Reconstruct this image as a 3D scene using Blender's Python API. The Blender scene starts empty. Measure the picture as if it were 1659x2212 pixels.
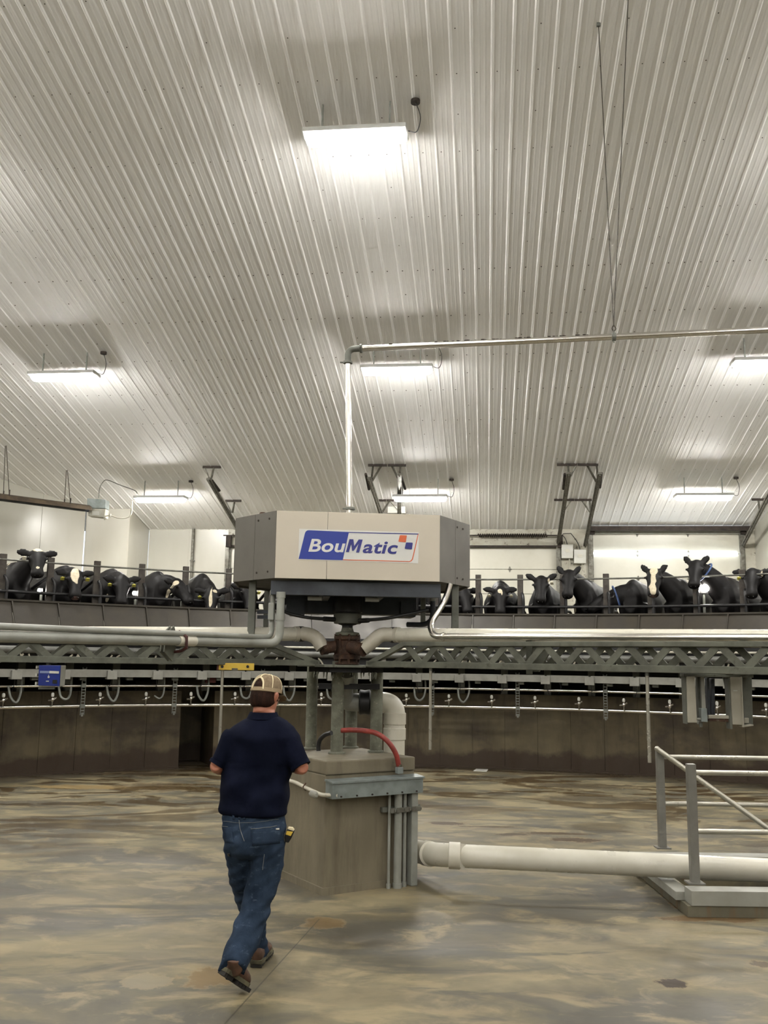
import bpy, bmesh, math, random
from mathutils import Vector as V, Matrix, noise
random.seed(7)
PI = math.pi
SC = bpy.context.scene
COL = SC.collection

# ------------------------------------------------------------------ camera
FPX, PITCH, ROLL, EYE = 2016.0, math.radians(9.03), math.radians(0.844), V((0, 0, 1.9))
_F = V((0, math.cos(PITCH), math.sin(PITCH)))
_R0 = V((1, 0, 0)); _U0 = V((0, -math.sin(PITCH), math.cos(PITCH)))
_R = _R0 * math.cos(ROLL) + _U0 * math.sin(ROLL)
_U = -_R0 * math.sin(ROLL) + _U0 * math.cos(ROLL)
cd = bpy.data.cameras.new('camera'); cam = bpy.data.objects.new('camera', cd); COL.objects.link(cam)
cd.sensor_fit = 'VERTICAL'; cd.sensor_height = 36.0; cd.lens = 36.0 * FPX / 2212.0
cd.clip_start = 0.05; cd.clip_end = 200
cam.matrix_world = Matrix(((_R.x, _U.x, -_F.x, EYE.x), (_R.y, _U.y, -_F.y, EYE.y), (_R.z, _U.z, -_F.z, EYE.z), (0, 0, 0, 1)))
SC.camera = cam

def ray(px, py): return _F + _R * ((px - 829.5) / FPX) + _U * ((1106 - py) / FPX)
def at(px, py, Y):
    d = ray(px, py); return EYE + d * (Y / d.y)
def atz(px, py, z):
    d = ray(px, py); return EYE + d * ((z - EYE.z) / d.z)
def onp(px, py, p, n):
    d = ray(px, py); return EYE + d * ((V(p) - EYE).dot(n) / d.dot(n))

# ------------------------------------------------------------------ world, exposure
w = bpy.data.worlds.new('world'); SC.world = w; w.use_nodes = True
w.node_tree.nodes['Background'].inputs[0].default_value = (0.55, 0.6, 0.7, 1)
w.node_tree.nodes['Background'].inputs[1].default_value = 0.3
SC.view_settings.view_transform = 'Standard'; SC.view_settings.look = 'None'
SC.view_settings.gamma = 1.0; SC.view_settings.use_curve_mapping = False
SC.view_settings.exposure = 2.98
LAMP_STRENGTH = 25.0

# ------------------------------------------------------------------ materials
def s2l(c):
    c = c / 255.0
    return c / 12.92 if c <= 0.04045 else ((c + 0.055) / 1.055) ** 2.4
def rgb(r, g, b): return (s2l(r), s2l(g), s2l(b), 1)
class NT:
    def __init__(s, name):
        s.m = bpy.data.materials.new(name); s.m.use_nodes = True
        s.t = s.m.node_tree; s.b = s.t.nodes['Principled BSDF']; s.x = -200
    def n(s, typ, **k):
        o = s.t.nodes.new(typ)
        for a, v in k.items(): setattr(o, a, v)
        return o
    def l(s, a, b): s.t.links.new(a, b)
    def coord(s, kind='Object', scale=(1, 1, 1), rot=(0, 0, 0)):
        c = s.n('ShaderNodeTexCoord'); m = s.n('ShaderNodeMapping')
        m.inputs['Scale'].default_value = scale; m.inputs['Rotation'].default_value = rot
        s.l(c.outputs[kind], m.inputs[0]); return m.outputs[0]
    def world(s, scale=(1, 1, 1), rot=(0, 0, 0), loc=(0, 0, 0)):
        g = s.n('ShaderNodeNewGeometry'); m = s.n('ShaderNodeMapping')
        m.inputs['Scale'].default_value = scale; m.inputs['Rotation'].default_value = rot; m.inputs['Location'].default_value = loc
        s.l(g.outputs['Position'], m.inputs[0]); return m.outputs[0]
    def noise(s, vec, scale, detail=4, rough=0.6, dist=0.0):
        o = s.n('ShaderNodeTexNoise'); o.inputs['Scale'].default_value = scale
        o.inputs['Detail'].default_value = detail; o.inputs['Roughness'].default_value = rough
        o.inputs['Distortion'].default_value = dist
        s.l(vec, o.inputs['Vector']); return o.outputs['Fac']
    def ramp(s, fac, stops):
        r = s.n('ShaderNodeValToRGB'); e = r.color_ramp.elements
        while len(e) < len(stops): e.new(0.5)
        for i, (p, c) in enumerate(stops):
            e[i].position = p; e[i].color = c if isinstance(c, tuple) else (c, c, c, 1)
        s.l(fac, r.inputs[0]); return r.outputs['Color']
    def mix(s, fac, a, b, mode='MIX'):
        m = s.n('ShaderNodeMix', data_type='RGBA', blend_type=mode)
        for sock, v in ((m.inputs[0], fac), (m.inputs[6], a), (m.inputs[7], b)):
            if isinstance(v, (int, float)): sock.default_value = v
            elif isinstance(v, tuple): sock.default_value = v
            else: s.l(v, sock)
        return m.outputs[2]
    def math(s, op, a, b=0.0, c=None):
        m = s.n('ShaderNodeMath', operation=op)
        for i, v in enumerate((a, b, c)):
            if v is None: continue
            if isinstance(v, (int, float)): m.inputs[i].default_value = v
            else: s.l(v, m.inputs[i])
        return m.outputs[0]
    def bump(s, h, strength=0.2, dist=0.01):
        b = s.n('ShaderNodeBump'); b.inputs['Strength'].default_value = strength; b.inputs['Distance'].default_value = dist
        s.l(h, b.inputs['Height']); s.l(b.outputs[0], s.b.inputs['Normal'])
    def base(s, c):
        if isinstance(c, tuple): s.b.inputs['Base Color'].default_value = c
        else: s.l(c, s.b.inputs['Base Color'])
    def rough(s, v):
        if isinstance(v, (int, float)): s.b.inputs['Roughness'].default_value = v
        else: s.l(v, s.b.inputs['Roughness'])
DIM = 0.6
def simple(name, c1, c2=None, rough=0.5, metal=0.0, scale=3.0, bump=0.0, stretch=(1, 1, 1), spec=0.5, lo=0.35, hi=0.65, coord='w', dirt=None, coat=0.0):
    n = NT(name)
    vec = n.world(scale=stretch) if coord == 'w' else n.coord(scale=stretch)
    f = n.noise(vec, scale, 5)
    c2 = c2 or tuple(x * 0.8 for x in c1[:3]) + (1,)
    if not metal > .9:
        c1, c2 = [tuple(x * DIM for x in c[:3]) + (1,) for c in (c1, c2)]
        if dirt: dirt = (tuple(x * DIM for x in dirt[0][:3]) + (1,), dirt[1])
    col = n.ramp(f, [(lo, c1), (hi, c2)])
    if dirt:
        g = n.noise(vec, scale * 2.7, 6, 0.7)
        col = n.mix(n.ramp(g, [(dirt[1], 0.0), (dirt[1] + 0.12, 1.0)]), col, dirt[0])
    n.base(col)
    n.rough(n.ramp(f, [(0.3, max(0.02, rough - 0.06)), (0.7, min(1, rough + 0.08))]))
    n.b.inputs['Metallic'].default_value = metal
    n.b.inputs['Specular IOR Level'].default_value = spec
    if coat: n.b.inputs['Coat Weight'].default_value = coat
    if bump: n.bump(n.noise(vec, scale * 12, 4), bump, 0.004)
    return n.m
def emis(name, col, st):
    n = NT(name); n.base(col); n.b.inputs['Emission Color'].default_value = col; n.b.inputs['Emission Strength'].default_value = st
    return n.m
M = {}
M['galv'] = simple('galvanized', rgb(148, 150, 142), rgb(118, 120, 112), 0.5, 0.35, 9, dirt=(rgb(88, 84, 72), 0.66))
M['steelpaint'] = simple('grey_painted_steel', rgb(128, 130, 120), rgb(104, 106, 96), 0.55, 0.1, 5, dirt=(rgb(70, 66, 54), 0.63))
M['truss'] = simple('truss_steel', rgb(120, 122, 108), rgb(92, 93, 82), 0.6, 0.1, 6, dirt=(rgb(62, 56, 46), 0.6))
M['stainless'] = simple('stainless', (0.72, 0.70, 0.66, 1), (0.6, 0.58, 0.54, 1), 0.18, 1.0, 14)
M['pvc'] = simple('white_pvc', rgb(250, 246, 230), rgb(240, 235, 216), 0.3, 0, 4, dirt=(rgb(150, 132, 104), 0.72))
M['pvc2'] = simple('dusty_pvc', rgb(236, 231, 214), rgb(216, 208, 188), 0.45, 0, 4, dirt=(rgb(120, 106, 84), 0.66))
M['conduit'] = simple('grey_pvc_conduit', rgb(180, 182, 174), rgb(162, 163, 154), 0.45, 0, 5, dirt=(rgb(112, 106, 90), 0.66))
M['bar'] = simple('bright_rail_tube', rgb(216, 212, 196), rgb(196, 192, 178), .3, .5, 5)
M['raceway'] = simple('raceway_grey', rgb(172, 171, 162), rgb(152, 150, 141), .5, 0, 4)
M['ringpipe'] = simple('ring_pipe_grey', rgb(128, 128, 122), rgb(96, 96, 92), .4, .3, 4)
M['dark'] = simple('dark_steel', rgb(40, 40, 42), rgb(28, 27, 28), 0.5, 0.3, 6)
M['bluegrey'] = simple('bluegrey_steel', rgb(78, 84, 92), rgb(60, 64, 72), 0.5, 0.2, 5, dirt=(rgb(52, 46, 38), 0.63))
M['rust'] = simple('rusty_iron', rgb(104, 72, 52), rgb(72, 52, 42), 0.75, 0.15, 16, bump=0.6, dirt=(rgb(150, 140, 122), 0.58))
M['rubber'] = simple('black_rubber', rgb(26, 26, 28), rgb(20, 20, 22), 0.5, 0, 10)
M['cablack'] = simple('black_hose', rgb(38, 38, 40), rgb(28, 28, 30), 0.45, 0, 12)
M['redhose'] = simple('red_hose', rgb(172, 64, 54), rgb(134, 50, 42), 0.5, 0, 14, dirt=(rgb(96, 58, 48), 0.62))
M['greycol'] = simple('spattered_column', rgb(146, 148, 130), rgb(112, 113, 97), 0.75, 0, 9, bump=0.7, dirt=(rgb(184, 182, 164), 0.58))
M['box'] = simple('enclosure_grey', rgb(182, 182, 172), rgb(168, 167, 156), 0.5, 0, 4)
M['tray'] = simple('tray_galvanized', rgb(166, 176, 174), rgb(142, 150, 147), 0.45, 0.25, 7, dirt=(rgb(86, 86, 78), 0.68))
M['white'] = simple('white_plastic', rgb(228, 228, 220), rgb(218, 217, 206), 0.4, 0, 4)
M['offwhite'] = simple('dirty_white', rgb(206, 204, 190), rgb(186, 182, 164), 0.5, 0, 8, dirt=(rgb(110, 100, 82), 0.62))
M['blackp'] = simple('black_plastic', rgb(20, 20, 22), rgb(15, 15, 17), 0.4, 0, 6)

# ------------------------------------------------------------------ object helpers
WL = {}
def tag(o, label=None, cat=None, group=None, kind=None):
    if label: o['label'] = label
    if cat: o['category'] = cat
    if group: o['group'] = group
    if kind: o['kind'] = kind
    return o
def thing(name, label, cat, loc=(0, 0, 0), group=None, kind=None):
    o = bpy.data.objects.new(name, None); COL.objects.link(o); o.empty_display_size = 0.1
    o.location = loc; WL[o.name] = V(loc)
    return tag(o, label, cat, group, kind)
def link_mesh(name, me, mat, parent, loc):
    if mat is not None:
        for mm in (mat if isinstance(mat, (list, tuple)) else [mat]): me.materials.append(mm)
    o = bpy.data.objects.new(name, me); COL.objects.link(o)
    loc = V(loc); WL[o.name] = loc
    if parent is not None:
        o.parent = parent; o.location = loc - WL[parent.name]
    else: o.location = loc
    return o
def copy_at(o, parent, shift, name=None):
    c = o.copy(); COL.objects.link(c); c.parent = parent
    c.location = o.location + V(shift); WL[c.name] = WL[o.name] + V(shift)
    return c
def frame(d):
    d = d.normalized(); a = V((0, 0, 1)) if abs(d.z) < 0.9 else V((1, 0, 0))
    x = a.cross(d).normalized(); return x, d.cross(x).normalized()
class MB:
    def __init__(s): s.v = []; s.f = []; s.mi = []; s.cur = 0
    def face(s, *i): s.f.append(tuple(i)); s.mi.append(s.cur)
    def hexa(s, p):
        b = len(s.v); s.v += [V(q) for q in p]
        for q in ((0, 3, 2, 1), (4, 5, 6, 7), (0, 1, 5, 4), (1, 2, 6, 5), (2, 3, 7, 6), (3, 0, 4, 7)): s.face(*[b + k for k in q])
        return s
    def box(s, c, size, rz=0, ax=None):
        c = V(c); hx, hy, hz = size[0] / 2, size[1] / 2, size[2] / 2
        if ax is None:
            X = V((math.cos(rz), math.sin(rz), 0)); Y = V((-math.sin(rz), math.cos(rz), 0)); Z = V((0, 0, 1))
        else: X, Y, Z = ax
        return s.hexa([c + X * (a * hx) + Y * (b * hy) + Z * (d * hz) for d in (-1, 1) for a, b in ((-1, -1), (1, -1), (1, 1), (-1, 1))])
    def bar(s, a, b, w_, h_, up=(0, 0, 1)):
        a = V(a); b = V(b); d = b - a; L = d.length; d.normalize()
        u = V(up); x = d.cross(u)
        if x.length < 1e-4: x = d.cross(V((1, 0, 0)))
        x.normalize(); u = x.cross(d).normalized()
        return s.box((a + b) / 2, (L, w_, h_), ax=(d, -x, u))
    def tube(s, pts, r, n=12, caps=True, rr=None):
        pts = [V(p) for p in pts]; b0 = len(s.v); N = len(pts)
        t0 = (pts[1] - pts[0]).normalized(); x, y = frame(t0)
        for i, p in enumerate(pts):
            if i == 0: t = t0
            elif i == N - 1: t = (pts[i] - pts[i - 1]).normalized()
            else:
                t = ((pts[i + 1] - pts[i]).normalized() + (pts[i] - pts[i - 1]).normalized()).normalized()
            x = (x - t * x.dot(t)).normalized(); y = t.cross(x)
            R = rr[i] if rr else r
            for k in range(n):
                a = 2 * PI * k / n; s.v.append(p + x * (math.cos(a) * R) + y * (math.sin(a) * R))
        for i in range(N - 1):
            for k in range(n):
                a = b0 + i * n; s.face(a + k, a + (k + 1) % n, a + n + (k + 1) % n, a + n + k)
        if caps:
            s.face(*[b0 + k for k in range(n)][::-1]); s.face(*[b0 + (N - 1) * n + k for k in range(n)])
        return s
    def lathe(s, prof, c, axis=(0, 0, 1), n=20, caps=True):
        ax = V(axis).normalized(); x, y = frame(ax); c = V(c); b0 = len(s.v)
        for (r, h) in prof:
            for k in range(n):
                a = 2 * PI * k / n; s.v.append(c + ax * h + x * (math.cos(a) * r) + y * (math.sin(a) * r))
        for i in range(len(prof) - 1):
            for k in range(n):
                a = b0 + i * n; s.face(a + k, a + (k + 1) % n, a + n + (k + 1) % n, a + n + k)
        if caps:
            s.face(*[b0 + k for k in range(n)][::-1]); s.face(*[b0 + (len(prof) - 1) * n + k for k in range(n)])
        return s
    def prism(s, poly, d):
        poly = [V(p) for p in poly]; d = V(d); n = len(poly); b = len(s.v)
        s.v += poly + [p + d for p in poly]
        s.face(*[b + k for k in range(n)][::-1]); s.face(*[b + n + k for k in range(n)])
        for k in range(n): s.face(b + k, b + (k + 1) % n, b + n + (k + 1) % n, b + n + k)
        return s
    def loft(s, secs, n=16, caps=True):
        """secs: (centre, side vector, up vector) or with exponent"""
        b0 = len(s.v)
        for sec in secs:
            c, x, y = V(sec[0]), V(sec[1]), V(sec[2]); e = sec[3] if len(sec) > 3 else 1.0
            for k in range(n):
                a = 2 * PI * k / n; ca, sa = math.cos(a), math.sin(a)
                s.v.append(c + x * (math.copysign(abs(ca) ** e, ca)) + y * (math.copysign(abs(sa) ** e, sa)))
        for i in range(len(secs) - 1):
            for k in range(n):
                a = b0 + i * n; s.face(a + k, a + (k + 1) % n, a + n + (k + 1) % n, a + n + k)
        if caps:
            s.face(*[b0 + k for k in range(n)][::-1]); s.face(*[b0 + (len(secs) - 1) * n + k for k in range(n)])
        return s
    def sphere(s, c, r, n=10, m=6, sc=(1, 1, 1)):
        c = V(c); b = len(s.v)
        for i in range(m + 1):
            th = PI * i / m
            for k in range(n):
                a = 2 * PI * k / n
                s.v.append(c + V((math.sin(th) * math.cos(a) * r * sc[0], math.sin(th) * math.sin(a) * r * sc[1], math.cos(th) * r * sc[2])))
        for i in range(m):
            for k in range(n):
                a = b + i * n; s.face(a + k, a + n + k, a + n + (k + 1) % n, a + (k + 1) % n)
        return s
    def build(s, name, mat, parent=None, smooth=False, bevel=0.0, label=None, kind=None, fix=True):
        me = bpy.data.meshes.new(name)
        c = V((0, 0, 0))
        lo = V([min(v[i] for v in s.v) for i in range(3)]); hi = V([max(v[i] for v in s.v) for i in range(3)]); c = (lo + hi) / 2
        me.from_pydata([tuple(v - c) for v in s.v], [], s.f)
        if any(s.mi): me.polygons.foreach_set('material_index', s.mi)
        if fix:
            bm = bmesh.new(); bm.from_mesh(me)
            bmesh.ops.remove_doubles(bm, verts=bm.verts, dist=1e-5)
            bmesh.ops.recalc_face_normals(bm, faces=bm.faces)
            if bevel:
                es = [e for e in bm.edges if len(e.link_faces) == 2 and e.calc_face_angle(0) > 0.6]
                bmesh.ops.bevel(bm, geom=es, offset=bevel, segments=2, affect='EDGES', profile=0.6)
            if smooth:
                for f in bm.faces: f.smooth = True
                for e in bm.edges:
                    if len(e.link_faces) == 2 and e.calc_face_angle(0) > 0.7: e.smooth = False
            bm.to_mesh(me); bm.free()
        elif smooth: me.shade_smooth()
        o = link_mesh(name, me, mat, parent, c)
        if label: o['label'] = label
        if kind: o['kind'] = kind
        return o
def rnd(pts, r, seg=6):
    """round the corners of a polyline"""
    pts = [V(p) for p in pts]; out = [pts[0]]
    for i in range(1, len(pts) - 1):
        a, b, c = pts[i - 1], pts[i], pts[i + 1]
        rr = min(r, (a - b).length * 0.49, (c - b).length * 0.49)
        p0 = b + (a - b).normalized() * rr; p2 = b + (c - b).normalized() * rr
        for k in range(seg + 1):
            t = k / seg; out.append(p0 * (1 - t) ** 2 + b * (2 * t * (1 - t)) + p2 * t * t)
    out.append(pts[-1]); return out
def catmull(pts, seg=6):
    pts = [V(p) for p in pts]; P = [pts[0] * 2 - pts[1]] + pts + [pts[-1] * 2 - pts[-2]]; out = []
    for i in range(1, len(P) - 2):
        for k in range(seg):
            t = k / seg; a, b, c, d = P[i - 1], P[i], P[i + 1], P[i + 2]
            out.append(0.5 * ((2 * b) + (c - a) * t + (2 * a - 5 * b + 4 * c - d) * t * t + (3 * b - a - 3 * c + d) * t ** 3))
    out.append(pts[-1]); return out
def remeshed(mb, voxel, smooth_it=2):
    """voxel-remesh a MB into one continuous surface; returns mesh in world coordinates"""
    me = bpy.data.meshes.new('tmp'); me.from_pydata([tuple(v) for v in mb.v], [], mb.f)
    o = bpy.data.objects.new('tmp', me); COL.objects.link(o)
    bm = bmesh.new(); bm.from_mesh(me); bmesh.ops.recalc_face_normals(bm, faces=bm.faces); bm.to_mesh(me); bm.free()
    r = o.modifiers.new('r', 'REMESH'); r.mode = 'VOXEL'; r.voxel_size = voxel; r.use_smooth_shade = True
    if smooth_it:
        sm = o.modifiers.new('s', 'SMOOTH'); sm.factor = 0.5; sm.iterations = smooth_it
    dg = bpy.context.evaluated_depsgraph_get(); ev = o.evaluated_get(dg)
    out = bpy.data.meshes.new_from_object(ev)
    bpy.data.objects.remove(o); bpy.data.meshes.remove(me)
    return out
def shift_mesh(me, c):
    me.transform(Matrix.Translation(-V(c)))
# ------------------------------------------------------------------ room frame (u across, v away)
AZ = math.radians(6.262)
BU = V((math.cos(AZ), -math.sin(AZ), 0)); AV = V((math.sin(AZ), math.cos(AZ), 0))
SL = 0.2317; V0 = 23.7; Z0 = 5.243; VR = 3.6; VB = -14.0      # eave, ridge, rear wall
ZR = Z0 + (V0 - VR) * SL
def room(u, v, z): return BU * u + AV * v + V((0, 0, z))
def zc(v): return Z0 + (V0 - v) * SL if v >= VR else ZR - (VR - v) * SL
PN = V((AV.x * SL, AV.y * SL, 1)); PP = room(0, V0, Z0)
def onceil(px, py, drop=0.0): return onp(px, py, PP - V((0, 0, drop)), PN)
UL, UR = -15.0, 15.0

# materials of the shell
def ceiling_mat():
    n = NT('white_ribbed_steel')
    w_ = n.world(rot=(0, 0, AZ))
    big = n.noise(w_, 0.22, 4, 0.55)
    col = n.ramp(big, [(0.35, rgb(240, 240, 240)), (0.68, rgb(230, 229, 226))])
    st = n.noise(n.world(scale=(9, 0.5, 0.5), rot=(0, 0, AZ)), 2.0, 5, 0.7)
    mask = n.noise(n.world(scale=(1, 1, 1)), 0.16, 2, 0.5)
    k = n.math('MULTIPLY', n.ramp(st, [(0.48, 0.0), (0.72, 1.0)]), n.ramp(mask, [(0.46, 0.0), (0.66, 0.28)]))
    col = n.mix(k, col, rgb(150, 136, 120))
    n.base(col); n.rough(n.ramp(n.noise(w_, 1.2, 3), [(0.3, 0.3), (0.7, 0.45)]))
    n.bump(n.noise(w_, 2.0, 2), 0.05, 0.02); n.b.inputs['Specular IOR Level'].default_value = 0.35
    return n.m
def wall_mat():
    n = NT('glossy_white_wall_board')
    w_ = n.world(scale=(1, 1, 0.4))
    col = n.ramp(n.noise(w_, 0.8, 4), [(0.35, rgb(172, 170, 159)), (0.7, rgb(161, 157, 144))])
    n.base(col); n.rough(0.28); n.bump(n.noise(n.world(), 2.2, 3), 0.1, 0.02)
    return n.m
def concrete_mat(name, c1, c2, c3, low=None, stretch=(1, 1, 0.35), blotch=None):
    n = NT(name)
    w_ = n.world(scale=stretch)
    a = n.noise(w_, 1.4, 6, 0.65); b = n.noise(n.world(scale=(2, 2, 0.25)), 3.2, 6, 0.7)
    col = n.ramp(a, [(0.32, c1), (0.68, c2)])
    col = n.mix(n.ramp(b, [(0.5, 0.0), (0.75, 0.8)]), col, c3)
    if blotch:
        g2 = n.noise(n.world(scale=(1, 1, 1.6)), 1.1, 5, 0.62); col = n.mix(n.ramp(g2, [(0.46, 0.0), (0.62, 0.85)]), col, blotch)
        g3 = n.noise(n.world(scale=(1, 1, .8), loc=(4, 2, 1)), 0.8, 4, 0.6); col = n.mix(n.ramp(g3, [(0.5, 0.0), (0.66, 0.5)]), col, rgb(104, 95, 69))
    if low:   # damp dirt line along the foot of the wall
        g = n.n('ShaderNodeNewGeometry'); sx = n.n('ShaderNodeSeparateXYZ'); n.l(g.outputs['Position'], sx.inputs[0])
        h = n.math('ADD', sx.outputs[2], n.math('MULTIPLY', n.noise(n.world(), 2.0, 4), -0.5))
        m = n.ramp(h, [(low[0] - 0.04, 1.0), (low[0] + 0.10, 0.0)])
        col = n.mix(n.math('MULTIPLY', m, low[2]), col, low[1])
    col = n.mix(1.0, col, (.82, .81, .79, 1), 'MULTIPLY')
    n.base(col); n.rough(n.ramp(a, [(0.3, 0.55), (0.7, 0.8)]))
    n.bump(n.noise(n.world(), 14, 6, 0.7), 0.35, 0.006)
    return n.m
def floor_mat():
    n = NT('stained_wet_concrete')
    rot = (0, 0, 0.2)
    w_ = n.world(scale=(0.75, 1.15, 1), rot=rot)
    d = n.noise(w_, 0.9, 7, 0.60, 0.4); e = n.noise(n.world(scale=(1.0, 1.5, 1), rot=(0, 0, 0.5)), 2.2, 8, 0.64, 0.6)
    col = n.ramp(d, [(0.40, rgb(84, 80, 68)), (0.5, rgb(108, 101, 79)), (0.60, rgb(134, 124, 97))])
    col = n.mix(n.ramp(e, [(0.50, 0.0), (0.62, 0.8)]), col, rgb(148, 135, 104))
    f = n.noise(n.world(scale=(0.7, 1.6, 1), loc=(3, 1, 0)), 1.1, 5, 0.6, 1.5)
    col = n.mix(n.ramp(f, [(0.52, 0.0), (0.62, 0.8)]), col, rgb(80, 78, 69))
    # warm brown tide marks, mostly far out near the wall
    g = n.noise(n.world(scale=(0.6, 1.3, 1), loc=(7, 2, 0)), 0.9, 6, 0.6, 1.8)
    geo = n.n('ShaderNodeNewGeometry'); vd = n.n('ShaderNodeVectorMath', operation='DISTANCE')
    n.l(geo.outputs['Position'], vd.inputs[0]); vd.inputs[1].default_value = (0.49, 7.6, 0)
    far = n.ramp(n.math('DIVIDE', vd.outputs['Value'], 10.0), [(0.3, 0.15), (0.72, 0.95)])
    col = n.mix(n.math('MULTIPLY', n.ramp(g, [(0.50, 0.0), (0.55, 1.0)]), far), col, rgb(78, 63, 40))
    wet = n.math('MULTIPLY', n.ramp(g, [(0.50, 0.0), (0.55, 1.0)]), far)
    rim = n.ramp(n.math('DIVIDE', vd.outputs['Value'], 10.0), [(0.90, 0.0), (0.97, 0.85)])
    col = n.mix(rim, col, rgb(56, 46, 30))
    # named stains: position, radius along x and y
    sx = n.n('ShaderNodeSeparateXYZ'); n.l(geo.outputs['Position'], sx.inputs[0])
    wob = n.math('MULTIPLY', n.math('SUBTRACT', n.noise(n.world(), 4.0, 6, 0.7), 0.5), 2.6)
    for (px, py, rx, ry, c, amt) in STAINS:
        p = atz(px, py, 0)
        dx = n.math('DIVIDE', n.math('SUBTRACT', sx.outputs[0], p.x), rx); dy = n.math('DIVIDE', n.math('SUBTRACT', sx.outputs[1], p.y), ry)
        r = n.math('ADD', n.math('SQRT', n.math('ADD', n.math('MULTIPLY', dx, dx), n.math('MULTIPLY', dy, dy))), wob)
        col = n.mix(n.math('MULTIPLY', n.ramp(r, [(0.72, 1.0), (1.0, 0.0)]), amt), col, c)
        ring = n.ramp(r, [(0.74, 0.0), (0.86, 1.0), (1.0, 0.0)])
        col = n.mix(n.math('MULTIPLY', ring, 0.4), col, rgb(156, 140, 106))
    # saw-cut joint
    A, B = atz(690, 1985, 0), atz(505, 2190, 0); dd = (B - A).normalized(); nn = V((-dd.y, dd.x, 0))
    dist = n.math('ABSOLUTE', n.math('SUBTRACT', n.math('ADD', n.math('MULTIPLY', sx.outputs[0], nn.x), n.math('MULTIPLY', sx.outputs[1], nn.y)), A.dot(nn)))
    j = n.ramp(n.math('MULTIPLY', dist, 100.0), [(0.3, 1.0), (0.6, 0.0)])
    along = n.math('LESS_THAN', sx.outputs[1], A.y)
    col = n.mix(n.math('MULTIPLY', n.math('MULTIPLY', j, along), 0.65), col, rgb(50, 46, 38))
    col = n.mix(1.0, col, (.80, .79, .77, 1), 'MULTIPLY')
    n.base(col)
    rr = n.ramp(n.noise(w_, 0.9, 5, 0.6, 0.5), [(0.35, 0.5), (0.66, 0.72)])
    n.rough(n.mix(wet, rr, (0.26, 0.26, 0.26, 1)))
    n.bump(n.noise(n.world(), 5, 6, 0.7), 0.1, 0.01)
    return n.m
BR = rgb(68, 50, 25); OR = rgb(120, 90, 50); OL = rgb(72, 66, 46)
STAINS = [(330, 1672, .9, .25, rgb(62, 50, 30), .8), (500, 1668, .5, .2, rgb(140, 118, 74), .7), (180, 1700, .9, .25, rgb(150, 126, 78), .7), (450, 2108, 0.2, 0.2, rgb(124, 100, 58), 0.8), (965, 1779, 0.26, 0.13, BR, 1.0), (1060, 1786, 0.4, 0.06, BR, 0.9), (1190, 1800, 0.4, 0.1, BR, 0.9), (1250, 1814, 0.3, 0.15, BR, 1.0), (1110, 1802, 0.2, 0.1, BR, 0.8),
          (1362, 1910, 0.2, 0.1, OL, 0.85), (1452, 2126, 0.1, 0.1, rgb(52, 38, 20), 1.0), (700, 1995, 0.2, 0.14, rgb(124, 98, 54), 0.6), (315, 2120, 0.16, 0.14, rgb(140, 130, 104), 0.7),
          (700, 1700, 0.01, 0.01, BR, 0), (350, 1700, 0.7, 0.5, rgb(86, 70, 44), 0.7), (60, 1735, 0.9, 0.3, rgb(78, 71, 58), 0.7), (1250, 1698, 1.2, 0.35, rgb(80, 69, 48), 0.7),
          (1475, 1950, 0.12, 0.3, rgb(92, 62, 30), 0.9), (1530, 1985, 0.4, 0.1, rgb(100, 74, 38), 0.8), (1290, 1725, 0.9, 0.4, rgb(82, 72, 52), 0.6), (1645, 2083, 0.1, 0.1, BR, 0.8)]
M['ceil'] = ceiling_mat(); M['wall'] = wall_mat(); M['floor'] = floor_mat()
M['pit'] = concrete_mat('pit_concrete', rgb(92, 81, 56), rgb(68, 59, 39), rgb(50, 41, 26), low=(0.0, rgb(48, 32, 13), 0.95), blotch=rgb(48, 37, 23))
M['ped'] = concrete_mat('pedestal_concrete', rgb(136, 128, 108), rgb(112, 105, 88), rgb(92, 84, 68))
M['curb'] = concrete_mat('curb_concrete', rgb(118, 114, 96), rgb(96, 92, 76), rgb(120, 84, 44))
M['panel'] = simple('brown_steel_panel', rgb(68, 61, 49), rgb(54, 48, 38), 0.42, 0.1, 2.5, dirt=(rgb(58, 50, 38), 0.66))

# ------------------------------------------------------------------ ceiling: ribbed panels
ceil = tag(thing('ceiling', None, None, room(0, V0, Z0)), 'white ribbed steel roof lining sloping down to the far wall', None, None, 'structure')
def panel_mesh(length, name):
    P = 0.2286; prof = []
    W = P * 4
    for i in range(4):
        x0 = i * P
        prof += [(x0, 0.013), (x0 + 0.010, 0.013), (x0 + 0.026, 0.0)]
        for k in (1, 2):
            xm = x0 + 0.024 + (P - 0.036) * k / 3
            prof += [(xm - 0.014, 0), (xm - 0.008, 0.0018), (xm + 0.008, 0.0018), (xm + 0.014, 0)]
        prof += [(x0 + P - 0.016, 0.0), (x0 + P, 0.013)]
    me = bpy.data.meshes.new(name)
    vs = []; fs = []
    for (x, h) in prof: vs += [(x, 0, -h), (x, length, -h)]
    for i in range(len(prof) - 1):
        a = 2 * i
        fs.append((a, a + 1, a + 3, a + 2))
    me.from_pydata(vs, [], fs); me.materials.append(M['ceil']); return me
def slope_axes(front):
    # panel y axis runs from high to low
    s = 1 if front else -1
    y = (AV * s + V((0, 0, -SL))).normalized(); x = BU * s
    return x, y, x.cross(y)
secs = [(VR, 6.55), (6.55, 12.62), (12.62, 18.68), (18.68, V0)]
PW = 0.9144
nP = int((UR - UL) / PW) + 1
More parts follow.
